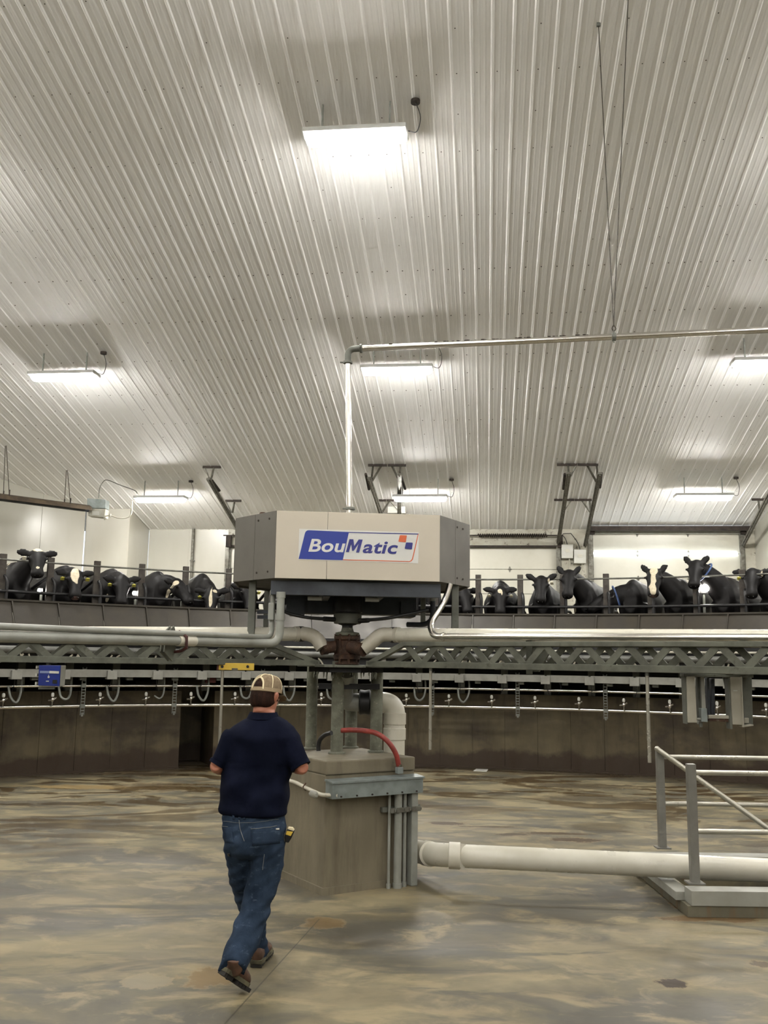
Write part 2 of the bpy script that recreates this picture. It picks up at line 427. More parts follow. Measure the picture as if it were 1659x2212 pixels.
for (va, vb) in secs:
    L = (vb - va) * math.sqrt(1 + SL * SL) + 0.03
    me = panel_mesh(L, 'ceiling_panel')
    x, y, z = slope_axes(True)
    for i in range(nP):
        o = bpy.data.objects.new('ceiling_panel', me); COL.objects.link(o); o.parent = ceil
        k = V0 * 0 + (0.004 if secs.index((va, vb)) % 2 else 0.0)
        p = room(UL + i * PW, va, zc(va) - k)
        o.matrix_local = Matrix.Translation(p - WL[ceil.name]) @ Matrix(((x.x, y.x, z.x, 0), (x.y, y.y, z.y, 0), (x.z, y.z, z.z, 0), (0, 0, 0, 1)))
mb = MB(); rear = [room(UL, VR, ZR), room(UR + 1, VR, ZR), room(UR + 1, VB, zc(VB)), room(UL, VB, zc(VB))]
mb.prism(rear, (0, 0, 0.1)); mb.build('rear_roof_lining', M['ceil'], ceil)
mb = MB(); top = [room(UL, VR, ZR + .06), room(UR + 1, VR, ZR + .06), room(UR + 1, V0 + .3, zc(V0 + .3) + .06), room(UL, V0 + .3, zc(V0 + .3) + .06)]
mb.prism(top, (0, 0, 0.08)); mb.build('roof_deck', M['ceil'], ceil)
# screw heads on every rib, one purlin line every 0.6 m
mb = MB(); rr_ = random.Random(3)
purl = [12.62 + 0.585 * k for k in range(-9, 20)]
for pi, v in enumerate(purl):
    if v > V0 - 0.1 or v < 7: continue
    for i in range(int((UR - UL) / 0.2286)):
        u = UL + i * 0.2286 + 0.06
        if pi % 2 and i % 4 not in (0,): continue
        if rr_.random() < 0.06: continue
        c = room(u, v, zc(v) - 0.001); r = 0.012
        b = len(mb.v)
        for k in range(5):
            a = 2 * PI * k / 5; mb.v.append(c + BU * (r * math.cos(a)) + AV * (r * math.sin(a)) + V((0, 0, -SL * r * math.sin(a))))
        mb.v.append(c + V((0, 0, -0.010)))
        for k in range(5): mb.face(b + k, b + 5, b + (k + 1) % 5)
scr = mb.build('roofing_screw', simple('screw_zinc', rgb(96, 92, 84), rgb(66, 62, 56), 0.6, 0.3, 30), ceil, kind='stuff', fix=False)

# ------------------------------------------------------------------ walls of panels
def wall_run(name, pts, label, ztop=None, mat=None):
    """pts in (u,v); joined runs of 1.2 m boards"""
    root = thing(name, label, None, room(pts[0][0], pts[0][1], 0), None, 'structure')
    for (a, b) in zip(pts[:-1], pts[1:]):
        A = V(a); B = V(b); L = (B - A).length; n = max(1, round(L / 1.22)); d = (B - A) / n
        nr = V((-(B - A).y, (B - A).x)).normalized()
        for i in range(n):
            p = A + d * (i + 0.004); q = A + d * (i + 0.996)
            z1, z2 = zc(p.y) + .03, zc(q.y) + .03
            m = MB(); o = nr * 0.03
            m.hexa([room(p.x, p.y, 0), room(q.x, q.y, 0), room((q + o).x, (q + o).y, 0), room((p + o).x, (p + o).y, 0),
                    room(p.x, p.y, z1), room(q.x, q.y, z2), room((q + o).x, (q + o).y, z2), room((p + o).x, (p + o).y, z1)])
            m.build('wall_panel', mat or M['wall'], root)
            j = MB(); e = nr * 0.012; q1 = q - d * 0.012; q2 = q + d * 0.020
            if i < n - 1:
                j.hexa([room((q1 - e).x, (q1 - e).y, 0), room((q2 - e).x, (q2 - e).y, 0), room(q2.x, q2.y, 0), room(q1.x, q1.y, 0),
                        room((q1 - e).x, (q1 - e).y, z2), room((q2 - e).x, (q2 - e).y, z2), room(q2.x, q2.y, z2), room(q1.x, q1.y, z2)])
                j.build('joint_strip', M['wall'], root)
    return root
# doors are set into the back wall: openings given by pixel columns on the wall plane
def u_of(px, py=1200):
    p = onp(px, py, PP, AV); return p.dot(BU), p.z
D = []
wl = wall_run('wall_left', [(UL, 6.0), (UL, 15.0), (-15.0, 16.6), (-11.35, 20.45), (-9.99, 22.25)], 'glossy white wall boards at far left behind the cows')
wl2 = wall_run('wall_left_return', [(-9.99, 22.3), (-8.85, 22.3), (-8.85, V0)], 'white boxed-out wall corner left of the far wall')
uD2a, _ = u_of(1275); uD2b, _ = u_of(1602); uD1b, _ = u_of(1206); uD1a = uD1b - 3.66; uD0b = uD1a - 1.2; uD0a = uD0b - 3.66
_, zD1 = u_of(1100, 1181); _, zD2 = u_of(1430, 1140); zD2 = min(zD2, Z0 - 0.12)
wall_run('wall_back', [(-8.85, V0), (uD0a, V0)], 'white board stretch of the far wall left of the grey cabinet')
def wall_rect(root, name, ua, ub, za, zb, v=V0, t=0.06, mat=None):
    m = MB(); m.hexa([room(ua, v, za), room(ub, v, za), room(ub, v + t, za), room(ua, v + t, za), room(ua, v, zb), room(ub, v, zb), room(ub, v + t, zb), room(ua, v + t, zb)])
    return m.build(name, mat or M['wall'], root)
M['dirtywall'] = simple('mould_spotted_wall', rgb(214, 210, 194), rgb(190, 184, 164), 0.5, 0, 3, dirt=(rgb(74, 62, 48), 0.56))
pier = thing('wall_pier', 'mould-spotted white piers and headers around the roll-up doors', None, room(uD0a, V0, 0), None, 'structure')
for (ua, ub) in ((uD0b, uD1a), (uD1b, uD2a), (uD2b, uD2b + 0.35)): wall_rect(pier, 'pier', ua, ub, 0, zc(V0) + .03, mat=M['dirtywall'])
wall_rect(pier, 'header', uD0a, uD0b, zD1, zc(V0) + .03, mat=M['dirtywall']); wall_rect(pier, 'header', uD1a, uD1b, zD1, zc(V0) + .03, mat=M['dirtywall'])
wall_rect(pier, 'header', uD2a, uD2b, zD2 + .02, zc(V0) + .03)
wr = wall_run('wall_right', [(uD2b + 0.33, V0), (uD2b + 0.35, 22.0), (uD2b + 0.6, 21.0), (UR, 20.6), (UR, 6.0)], 'white wall right of the roll-up doors')
shell = thing('wall_rear', 'white rear walls behind the viewer', None, room(0, VB, 0), None, 'structure')
for (a, b) in (((UL, 6.0), (UL, VB)), ((UL, VB), (UR, VB)), ((UR, VB), (UR, 6.0))):
    m = MB(); A = V(a); B = V(b)
    cuts = [A, B]
    if (A.y - VR) * (B.y - VR) < 0: cuts = [A, V((A.x, VR)), B]
    for p, q in zip(cuts[:-1], cuts[1:]):
        t = V((q - p)).normalized(); o = V((-t.y, t.x)) * .05
        m.hexa([room(p.x, p.y, 0), room(q.x, q.y, 0), room((q + o).x, (q + o).y, 0), room((p + o).x, (p + o).y, 0),
                room(p.x, p.y, zc(p.y)), room(q.x, q.y, zc(q.y)), room((q + o).x, (q + o).y, zc(q.y)), room((p + o).x, (p + o).y, zc(p.y))])
    m.build('wall_panel', M['wall'], shell)

# ------------------------------------------------------------------ roll-up doors
M['doorp'] = simple('insulated_door_panel', rgb(232, 230, 214), rgb(222, 218, 200), 0.35, 0, 1.5)
M['gap'] = emis('daylight_gap', rgb(235, 245, 255), 1.6)
M['hinge'] = simple('door_hinge', rgb(150, 148, 138), rgb(100, 96, 84), 0.5, 0.5, 12)
M['darkrust'] = simple('dark_rusted_steel', rgb(72, 60, 50), rgb(48, 40, 36), 0.7, 0.3, 9)
def door(name, ua, ub, ztop, zs, label, hinges_u, tilt=False):
    root = thing(name, label, None, room(ua, V0, 0), None, 'structure')
    for i, (z1, z2) in enumerate(zip(zs[:-1], zs[1:])):
        m = MB(); vb = V0 + 0.05; vt = vb
        if tilt and i == len(zs) - 2: vt = vb - 0.16
        if tilt and i == len(zs) - 3: vt = vb - 0.02
        e = 0.006
        m.hexa([room(ua + .02, vb - (0.02 if tilt and i == len(zs) - 2 else 0), z1 + e), room(ub - .02, vb - (0.02 if tilt and i == len(zs) - 2 else 0), z1 + e), room(ub - .02, vb + .04, z1 + e), room(ua + .02, vb + .04, z1 + e),
                room(ua + .02, vt, z2 - e), room(ub - .02, vt, z2 - e), room(ub - .02, vt + .04, z2 - e), room(ua + .02, vt + .04, z2 - e)])
        m.build('door_section', M['doorp'], root, bevel=0.004)
        m = MB(); m.hexa([room(ua + .02, vb + .02, z2 - .012), room(ub - .02, vb + .02, z2 - .012), room(ub - .02, vb + .03, z2 - .012), room(ua + .02, vb + .03, z2 - .012),
                          room(ua + .02, vb + .02, z2 + .012), room(ub - .02, vb + .02, z2 + .012), room(ub - .02, vb + .03, z2 + .012), room(ua + .02, vb + .03, z2 + .012)])
        m.build('section_joint', M['hinge'], root)
        for hu in hinges_u:
            if i == len(zs) - 2: continue
            c = room(hu, vt - .015, z2); h = MB()
            h.prism([c + BU * a + V((0, 0, b)) for a, b in ((-.035, 0), (-.02, .05), (0, .08), (.02, .05), (.035, 0), (.02, -.05), (0, -.08), (-.02, -.05))], AV * 0.02)
            h.tube([c - BU * .05, c + BU * .05], .012, 8); h.build('hinge', M['hinge'], root)
    return root
_, zj = u_of(1100, 1229.5); _, zj2 = u_of(1430, 1195.5); _, zj3 = u_of(1430, 1153); _, zj4 = u_of(1430, 1250)
h1 = [u_of(1101)[0], u_of(1101)[0] - 1.25]
dz = 0.61
door('door_1', uD0a, uD0b, zD1, [0.0, 0.9, 1.6, 2.3, 3.0, zj, zD1], 'white sectional roll-up door hidden behind the grey cabinet', [uD0a + .5, uD0a + 1.8])
door('door_2', uD1a, uD1b, zD1, [0.0, 0.9, 1.6, 2.3, 3.0, 3.6, zj, zD1], 'white sectional roll-up door just right of the grey cabinet', h1)
door('door_3', uD2a, uD2b, zD2, [0.0, 0.9, 1.6, 2.3, 3.0, zj4, zj2, zj3, zD2], 'wide white roll-up door at the right with a bright daylight gap', [u_of(1378)[0], u_of(1488)[0]], tilt=True)
# daylight seen through the open joint of the right door
m = MB(); a_, b_ = u_of(1275, 1195)[0], u_of(1598, 1195)[0]
m.hexa([room(a_ + .05, V0 - .0, zj2 - .016), room(b_ - .05, V0 - .0, zj2 - .016), room(b_ - .05, V0 + .04, zj2 - .016), room(a_ + .05, V0 + .04, zj2 - .016), room(a_ + .05, V0 - .0, zj2 + .02), room(b_ - .05, V0 - .0, zj2 + .02), room(b_ - .05, V0 + .04, zj2 + .02), room(a_ + .05, V0 + .04, zj2 + .02)])
m.build('daylight_gap', M['gap'], bpy.data.objects['door_3'])
# jamb tracks, headers and springs
jam = thing('trim_1', 'dark steel door jambs, shafts and headers on the far wall', None, room(uD1a, V0, 0), None, 'structure')
for u in (uD0a, uD0b, uD1a, uD1b, uD2a, uD2b):
    z1 = zD2 if u in (uD2a, uD2b) else zD1
    m = MB(); m.bar(room(u, V0 - .05, 0), room(u, V0 - .05, z1), .10, .07, AV); m.bar(room(u + .06, V0 - .02, 0), room(u + .06, V0 - .02, z1 + .1), .03, .03, AV); m.build('jamb_track', M['hinge'], jam)
    m = MB(); m.box(room(u + .04, V0 - .1, z1 + .12), (.13, .1, .3), -AZ); m.build('bearing_bracket', M['darkrust'], jam)
for (a, b, z) in ((uD0a, uD0b, zD1), (uD1a, uD1b, zD1)):
    m = MB(); m.bar(room(a, V0 - .04, z), room(b, V0 - .04, z), .08, .05); m.build('header_angle', M['darkrust'], jam)
    zz = z + 0.27
    m = MB(); m.tube([room(a - .1, V0 - .14, zz), room(b + .1, V0 - .14, zz)], .016, 8); m.build('torsion_shaft', M['darkrust'], jam)
    m = MB(); s0, s1 = a + .45 * (b - a), b - .28
    pts = []; n = 260
    for i in range(n + 1):
        t = i / n; ang = t * 2 * PI * 32
        pts.append(room(s0 + (s1 - s0) * t, V0 - .14 + .04 * math.cos(ang), zz + .04 * math.sin(ang)))
    m.tube(pts, .014, 5); m.build('torsion_spring', M['darkrust'], jam, smooth=True)
m = MB(); m.bar(room(uD2a, V0 - .3, zc(V0 - .3) - .1), room(uD2b + .15, V0 - .3, zc(V0 - .3) - .1), .09, .11); m.build('door_shaft_beam', M['darkrust'], jam)
m = MB(); m.bar(room(uD2a, V0 - .02, zD2 + .02), room(uD2b, V0 - .02, zD2 + .02), .05, .06); m.build('header_angle', M['offwhite'], jam)

# ------------------------------------------------------------------ floor and pit wall
RC = V((0.49, 7.6, 0))
def ring(r, deg, z): a = math.radians(deg); return V((RC.x + r * math.sin(a), RC.y + r * math.cos(a), z))
# stair opening in the floor (right), from the photographed curb corners
CF = V((2.36, 7.52, 0)); CBk = V((2.50, 8.98, 0))
OX0, OX1, OY0, OY1 = 2.55, 5.6, 7.75, 8.72
m = MB()
X0, X1, Ya, Yb = -16, 17, -16, 26
for (a, b, c, d) in ((X0, X1, Ya, OY0), (X0, X1, OY1, Yb), (X0, OX0, OY0, OY1), (OX1, X1, OY0, OY1)):
    m.hexa([(a, c, -.15), (b, c, -.15), (b, d, -.15), (a, d, -.15), (a, c, 0), (b, c, 0), (b, d, 0), (a, d, 0)])
fl = m.build('floor', M['floor'], None, kind='structure', fix=False); fl['label'] = 'damp stained concrete floor of the pit'
m = MB()
for (a, b, c, d) in ((OX0 - .1, OX0, OY0 - .1, OY1 + .1), (OX1, OX1 + .1, OY0 - .1, OY1 + .1), (OX0, OX1, OY0 - .1, OY0), (OX0, OX1, OY1, OY1 + .1)):
    m.hexa([(a, c, -2.6), (b, c, -2.6), (b, d, -2.6), (a, d, -2.6), (a, c, -.15), (b, c, -.15), (b, d, -.15), (a, d, -.15)])
m.hexa([(OX0, OY0, -2.7), (OX1, OY0, -2.7), (OX1, OY1, -2.7), (OX0, OY1, -2.7), (OX0, OY0, -2.6), (OX1, OY0, -2.6), (OX1, OY1, -2.6), (OX0, OY1, -2.6)])
well = m.build('wall_stairwell', M['pit'], None, kind='structure'); well['label'] = 'concrete walls of the sunken stairwell'
stair = thing('stair_flight', 'grey steel stair dropping into the floor opening', 'stairs', (OX0, (OY0 + OY1) / 2, -2.6))
for i in range(11):
    x = OX0 + .15 + i * .25; z = -.2 - i * .21
    m = MB(); m.box((x, (OY0 + OY1) / 2, z), (.26, OY1 - OY0 - .06, .035)); m.build('tread', M['steelpaint'], stair)

PA, PB = -88, 88          # detailed span of the ring, degrees
GAP = (-23.75, -20.35)
def arc_wall(m, r0, r1, a0, a1, z0, z1, step=1.5):
    n = max(1, int((a1 - a0) / step)); b = len(m.v)
    for i in range(n + 1):
        a = a0 + (a1 - a0) * i / n
        m.v += [ring(r0, a, z0), ring(r1, a, z0), ring(r1, a, z1), ring(r0, a, z1)]
    for i in range(n):
        k = b + 4 * i
        for q in range(4): m.face(k + q, k + (q + 1) % 4, k + 4 + (q + 1) % 4, k + 4 + q)
    m.face(b, b + 3, b + 2, b + 1); m.face(b + 4 * n, b + 4 * n + 1, b + 4 * n + 2, b + 4 * n + 3)
ZW = 1.32
pit = tag(thing('wall_pit', None, None, ring(9.95, 0, 0)), 'brown stained concrete ring wall round the pit', None, None, 'structure')
m = MB(); arc_wall(m, 9.912, 10.12, -180, GAP[0], 0, ZW); m.build('ring_wall', M['pit'], pit)
m = MB(); arc_wall(m, 9.912, 10.12, GAP[1], 180, 0, ZW); m.build('ring_wall', M['pit'], pit)
fa = GAP[1]
while fa < 84:
    m = MB(); arc_wall(m, 9.9, 9.92, fa + .02, fa + 3.38, 0, ZW, 1.2); m.build('formed_wall_section', M['pit'], pit); fa += 3.4
fa = GAP[0]
while fa > -84:
    m = MB(); arc_wall(m, 9.9, 9.92, fa - 3.38, fa - .02, 0, ZW, 1.2); m.build('formed_wall_section', M['pit'], pit); fa -= 3.4
m = MB(); arc_wall(m, 9.88, 9.92, -180, GAP[0], 0, .035); arc_wall(m, 9.88, 9.92, GAP[1], 180, 0, .035); m.build('foot_fillet', M['pit'], pit)
m = MB(); arc_wall(m, 11.2, 11.35, GAP[0] - 3, GAP[1] + 3, 0, 2.0); arc_wall(m, 10.12, 11.2, GAP[0] - .6, GAP[0], 0, ZW); arc_wall(m, 10.12, 11.2, GAP[1], GAP[1] + .6, 0, ZW)
m.build('doorway_recess', M['pit'], pit, label='dark doorway recess in the ring wall')
m = MB(); arc_wall(m, 12.55, 12.7, -180, 180, 0, 2.0); m.build("outer_ring_wall", M['pit'], pit)
m = MB(); arc_wall(m, 11.75, 20.5, -70, 70, 1.93, 2.0, 5)
m.v = []; m.f = []; m.mi = []
arc_wall(m, 12.72, 26.0, -180, 180, 1.9, 2.0, 6); uf = m.build('floor_upper', M['ped'], None, kind='structure'); uf['label'] = 'raised concrete floor outside the turning platform'

# ------------------------------------------------------------------ turning platform
POSTS = [-82.5 + 4.5 * k for k in range(38)]
plat = thing('rotary_platform', 'round turning cow platform with brown splash panels, posts and rails', 'milking platform', ring(9.5, 0, 2.0))
m = MB(); arc_wall(m, 9.55, 12.5, -180, 180, 1.9, 1.98, 3); m.build('deck', M['dark'], plat)
m = MB(); arc_wall(m, 9.17, 9.3, -180, 180, 1.80, 2.27, 3); m.build('inner_fascia', M['dark'], plat)
m = MB(); arc_wall(m, 9.3, 9.55, -180, 180, 1.9, 1.95, 3); m.build('fascia_floor', M['dark'], plat)
# splash panels (leaning outwards)
pp = 4.42; first = None
for k in range(-11, 30):
    a0 = -41.7 + k * pp; a1 = a0 + pp
    if a0 < -88 or a1 > 88: continue
    if first is None or True:
        m = MB(); e = 0.05
        q = [ring(9.2, a0 + e, 2.26), ring(9.2, a1 - e, 2.26), ring(9.5, a1 - e, 2.74), ring(9.5, a0 + e, 2.74)]
        nn = (q[1] - q[0]).cross(q[3] - q[0]).normalized()
        if nn.y * 0 + (q[0] - RC).dot(nn) > 0: nn = -nn
        m.hexa([q[0], q[1], q[1] - nn * .012, q[0] - nn * .012, q[3], q[2], q[2] - nn * .012, q[3] - nn * .012])
        m.build('splash_panel', M['panel'], plat)
        s = MB(); s.bar(q[0] + nn * .012, q[3] + nn * .012, .022, .03, nn); s.build('panel_seam', M['panel'], plat)
m = MB(); arc_wall(m, 9.47, 9.58, -180, 180, 2.735, 2.765, 2); m.build('panel_cap_rail', M['panel'], plat)
m = MB(); arc_wall(m, 9.5, 9.52, -180, -88, 2.26, 2.74, 3); arc_wall(m, 9.5, 9.52, 88, 180, 2.26, 2.74, 3); m.build('rear_splash_ring', M['panel'], plat)
M['post'] = simple('stall_post_steel', rgb(88, 82, 74), rgb(64, 56, 50), 0.6, 0.2, 9, dirt=(rgb(92, 62, 44), 0.6))
M['rail'] = simple('stall_rail_steel', rgb(62, 62, 64), rgb(44, 42, 42), 0.4, 0.4, 9)
M['railg'] = simple('galvanized_stall_rail', rgb(140, 140, 132), rgb(104, 102, 94), 0.45, 0.5, 9)
for a in POSTS:
    m = MB(); t = ring(1, a + 90, 0) - RC; rd = ring(1, a, 0) - RC
    m.box(ring(9.84, a, 2.75), (.105, .06, 1.5), ax=(t, rd, V((0, 0, 1)))); m.build('stall_post', M['post'], plat, bevel=.006)
    pts = [ring(9.76, a + .35, 2.78), ring(9.74, a + .35, 3.1), ring(9.9, a + .05, 3.2), ring(10.4, a - .5, 3.02), ring(10.9, a - .7, 2.9), ring(11.5, a, 2.9), ring(11.5, a, 2.0)]
    m = MB(); m.tube(rnd(pts, .14, 5), .028, 8); m.build('stall_divider', M['rail'], plat, smooth=True)
def arc_tube(r, z, a0, a1, rad, step=1.5, wob=0):
    n = int((a1 - a0) / step); m = MB(); m.tube([ring(r, a0 + (a1 - a0) * i / n, z) for i in range(n + 1)], rad, 10); return m
arc_tube(9.82, 3.41, -83, 85, .016).build('top_rail', M['railg'], plat, smooth=True)
arc_tube(9.75, 2.9, -83, 85, .026).build('lower_rail', M['rail'], plat, smooth=True)
m = MB()
for k in range(80):
    a = k * 4.5
    m.bar(ring(9.3, a, 1.86), ring(12.4, a, 1.86), .06, .1)
m.build('deck_joists', M['dark'], plat, kind='stuff')
hang = thing('platform_track', 'dark undercarriage beams below the cow platform', 'machine frame', ring(10.4, 0, 1.5))
m = MB(); arc_wall(m, 10.5, 10.62, -180, 180, 1.55, 1.80, 3); m.build('track_ring', M['dark'], hang)
for k in range(-19, 20):
    a = k * 4.5 + 1.2
    m = MB(); m.box(ring(10.0, a, 1.56), (.12, .1, .48), -math.radians(a)); m.build('roller_bracket', M['steelpaint'], hang)

arc_tube(9.12, 2.10, -83, 85, .022).build('ring_air_pipe', M['bar'], plat, smooth=True)
arc_tube(9.1, 1.985, -83, 85, .058).build('ring_milk_pipe', M['ringpipe'], plat, smooth=True)
m = MB(); rg = random.Random(4)
for k in range(150):
    a = -60 + k * .8
    if abs(a + 5) < 4: continue
    c = ring(9.15, a + rg.uniform(-.1, .1), 1.79 + rg.uniform(0, .02)); q = ring(9.1, a + rg.choice((-.55, .55, .3)), 1.92)
    m.tube(catmull([c, (c + q) / 2 + V((0, 0, rg.uniform(-.03, .03))), q], 3), .014, 5)
m.build('milk_hose_fittings', M['pvc2'], plat, kind='stuff')
for k in range(-18, 20):
    m = MB(); m.box(ring(9.16, k * 4.5 + 1.4, 1.885), (.16, .05, .10), -math.radians(k * 4.5)); m.build('pulsator_box', M['raceway'], plat, bevel=.008)

# ------------------------------------------------------------------ cable raceway, hose loops, wash rails
race = thing('cable_raceway', 'grey square cable raceway ringing the pit below the platform', 'raceway', ring(9.3, 0, 1.69))
cut = [-41.29 + 4.68 * k for k in range(-9, 28)]
cut = [a for a in cut if -84 < a < 84]
for i, a in enumerate(cut):
    if i < len(cut) - 1:
        m = MB(); arc_wall(m, 9.25, 9.35, a + .12, cut[i + 1] - .12, 1.565, 1.685, 1.5); m.build('raceway_segment', M['raceway'], race)
    m = MB(); m.box(ring(9.27, a, 1.60), (.16, .16, .14), -math.radians(a)); m.build('junction_box', M['raceway'], race, bevel=.008)
    if -64 < a < 62:
        m = MB(); t = a + .15 * math.sin(i * 7)
        pts = [ring(9.4, t + .85, 1.66), ring(9.42, t + .95, 1.42), ring(9.36, t + .75, 1.27), ring(9.3, t + .3, 1.195 - .02 * math.sin(i * 3)), ring(9.34, t - .15, 1.26), ring(9.4, t - .3, 1.42)]
        if i % 5 != 2 or a > 6: m.tube(catmull(pts, 5), .019, 7)
        else: m.tube(catmull(pts[:5], 5), .014, 7)
        if a > 8: m = MB().tube(catmull([ring(9.42, t + .8, 1.66), ring(9.6, t + 1.3, 1.5), ring(9.6, t + 1.1, 1.36)], 5), .012, 6)
        m.build('hose_loop', M['galv'] if a < 8 else M['bluegrey'], race, smooth=True)
        m = MB(); m.tube(catmull([ring(9.3, a, 1.6), ring(9.33, a + .1, 1.45), ring(9.5, a - .3 * ((i % 3) - 1), 1.33)], 4), .006, 5); m.build('thin_cable', M['cablack'], race)
        m = MB(); m.box(ring(9.36, a + 2.0, 1.54), (.1, .08, .05), -math.radians(a)); m.build('cable_gland_box', M['steelpaint'], race)
rails = thing('wash_line', 'pair of stainless wash pipes hung round the pit on slotted straps', 'pipe', ring(9.42, 0, 1.1))
arc_tube(9.42, 1.421, -83, 85, .024).build('upper_wash_pipe', M['stainless'], rails, smooth=True)
arc_tube(9.42, 1.10, -83, 85, .032).build('lower_wash_pipe', M['stainless'], rails, smooth=True)
for k in range(-8, 8):
    a = -34.4 + 9.24 * (k + 0)
    if a > 62 or a < -70: continue
    m = MB(); rz = -math.radians(a)
    for dx in (-.03, .03):
        b = math.degrees(dx / 9.4); m.box(ring(9.375, a + b, 1.34), (.008, .02, .76), rz)
    for q in range(16): m.box(ring(9.375, a, .985 + q * .047), (.06, .014, .014), rz)
    m.box(ring(9.375, a, 1.421), (.075, .03, .05), rz); m.box(ring(9.375, a, 1.10), (.075, .03, .06), rz); m.box(ring(9.375, a, .97), (.03, .02, .06), rz)
    m.build('slotted_strap', M['galv'], rails)
nz = None
for k in range(-8, 27):
    a = -42.03 + 4.64 * k
    if abs(a) > 66: continue
    m = MB(); c = ring(9.36, a, 1.21); t = (ring(1, a + 90, 0) - RC)
    m.tube([c + V((0, 0, -.10)), c + V((0, 0, -.03))], .012, 8); m.sphere(c, .032, 8, 6, (1, 1, 1.1))
    m.tube([c + t * -.07 + V((0, 0, -.01)), c + t * .0, c + t * .06 + V((0, 0, .035))], .015, 7); m.tube([c, c + V((0, 0, .045))], .018, 8)
    b = m.build('spray_valve', M['stainless'], rails, smooth=True)
    m = MB(); m.lathe([(.006, .045), (.022, .05), (.026, .075), (.022, .10), (.006, .112)], c, n=10); m.build('valve_cap', M['white'], b, smooth=True)

# ------------------------------------------------------------------ hub: pedestal
HX, HY = -0.32, 8.62
U1 = V((0.845, 0.535, 0)); U2 = V((-0.535, 0.845, 0))       # along the right face, along the left face
C0 = V((-0.453, 7.995, 0))
def ped(a, b, z): return C0 + U1 * a + U2 * b + V((0, 0, z))
S = 0.89
pedestal = thing('concrete_pedestal', 'square concrete pedestal at the centre of the pit', 'pedestal', ped(S / 2, S / 2, 0))
m = MB(); m.hexa([ped(0, 0, 0.03), ped(S, 0, 0.03), ped(S, S, 0.03), ped(0, S, 0.03), ped(.0, .0, .95), ped(S, .0, .95), ped(S, S, .95), ped(.0, S, .95)]); m.build('block', M['ped'], pedestal, bevel=.008)
m = MB(); e = .012; m.hexa([ped(-e, -e, 0), ped(S + e, -e, 0), ped(S + e, S + e, 0), ped(-e, S + e, 0), ped(-e, -e, .06), ped(S + e, -e, .06), ped(S + e, S + e, .06), ped(-e, S + e, .06)]); m.build('footing', M['ped'], pedestal)
m = MB(); e = -.015; m.hexa([ped(.0, e, .952), ped(S, e, .952), ped(S, S, .952), ped(0, S, .952), ped(.0, e, 1.065), ped(S, e, 1.065), ped(S, S, 1.065), ped(0, S, 1.065)]); m.build('cap_slab', M['ped'], pedestal, bevel=.012)
TOPZ = 1.066
# cable tray along the right face
tray = thing('cable_tray', 'galvanized cover channel bolted along the top of the pedestal', 'tray', ped(.5, -.07, .85))
m = MB(); d = .125
def tr(a, b, z): return ped(a, -b, z)
m.hexa([tr(.0, d, .772), tr(.90, d, .772), tr(.90, .003, .772), tr(.0, .003, .772), tr(.0, d, .903), tr(.90, d, .903), tr(.90, .003, .913), tr(.0, .003, .913)]); m.build('tray_body', M['tray'], tray, bevel=.004)
m = MB(); m.hexa([tr(-.01, d + .01, .894), tr(.91, d + .01, .894), tr(.91, .003, .904), tr(-.01, .003, .904), tr(-.01, d + .01, .908), tr(.91, d + .01, .908), tr(.91, .003, .92), tr(-.01, .003, .92)]); m.build('tray_lid', M['tray'], tray)
m = MB()
for k in range(6):
    m.lathe([(.007, 0), (.007, .012)], tr(.08 + k * .15, d + .0, .79), -U2 , 6)
m.build('rivet', M['darkrust'], tray)
# conduits below the tray
cond = thing('conduit_stack', 'row of grey pipes running down the pedestal right face under the tray', 'pipe', ped(.75, -.08, 0))
for (a, b, r) in ((.60, .055, .012), (.68, .07, .034), (.755, .06, .016)):
    m = MB(); m.tube([tr(a, b, 0.0), tr(a, b, .771)], r, 12); m.build('riser_pipe', M['conduit'], cond, smooth=True)
    m = MB(); m.lathe([(r + .006, 0), (r + .006, .04)], tr(a, b, .0), n=12); m.build('pipe_collar', M['conduit'], cond, smooth=True)
m = MB(); m.hexa([tr(.81, .09, 0), tr(.875, .09, 0), tr(.875, .01, 0), tr(.81, .01, 0), tr(.81, .09, .771), tr(.875, .09, .771), tr(.875, .01, .771), tr(.81, .01, .771)]); m.build('square_riser', M['conduit'], cond, bevel=.01)
m = MB(); m.bar(tr(.54, .025, .64), tr(.93, .025, .64), .03, .04); m.build('strut_channel', M['steelpaint'], cond)
for a, r in ((.60, .02), (.68, .04), (.755, .022), (.842, .045)):
    m = MB(); m.bar(tr(a - r, .108, .64), tr(a + r, .108, .64), .006, .04); m.bar(tr(a + r, .04, .64), tr(a + r, .118, .64), .012, .02); m.build('pipe_strap', M['hinge'], cond)
# small white conduit on the left face with its pull fitting
lc = thing('white_conduit', 'thin white conduit crossing the pedestal front corner with a grey pull fitting', 'pipe', ped(0, .3, .8))
pts = [ped(-.05, .86, .86), ped(-.05, .42, .845), ped(-.045, .25, .822), ped(-.05, -.03, .80), ped(.0, -.075, .80), ped(.05, -.12, .8)]
m = MB(); m.tube(rnd(pts, .05), .016, 10); m.build('conduit_run', M['pvc2'], lc, smooth=True)
m = MB(); c = ped(-.075, .06, .795); m.loft([(c + U2 * -.055 * s + V((0, 0, 0)), U1 * .018, V((0, 0, 1)) * .03 * q) for s, q in ((-1, .5), (-.8, .95), (0, 1.05), (.8, .95), (1, .5))], 12); m.build('pull_fitting', M['box'], lc, smooth=True)
m = MB(); m.tube([ped(-.04, .27, .80), ped(-.065, .27, .83), ped(-.04, .27, .86)], .006, 6); m.build('conduit_clip', M['rust'], lc)

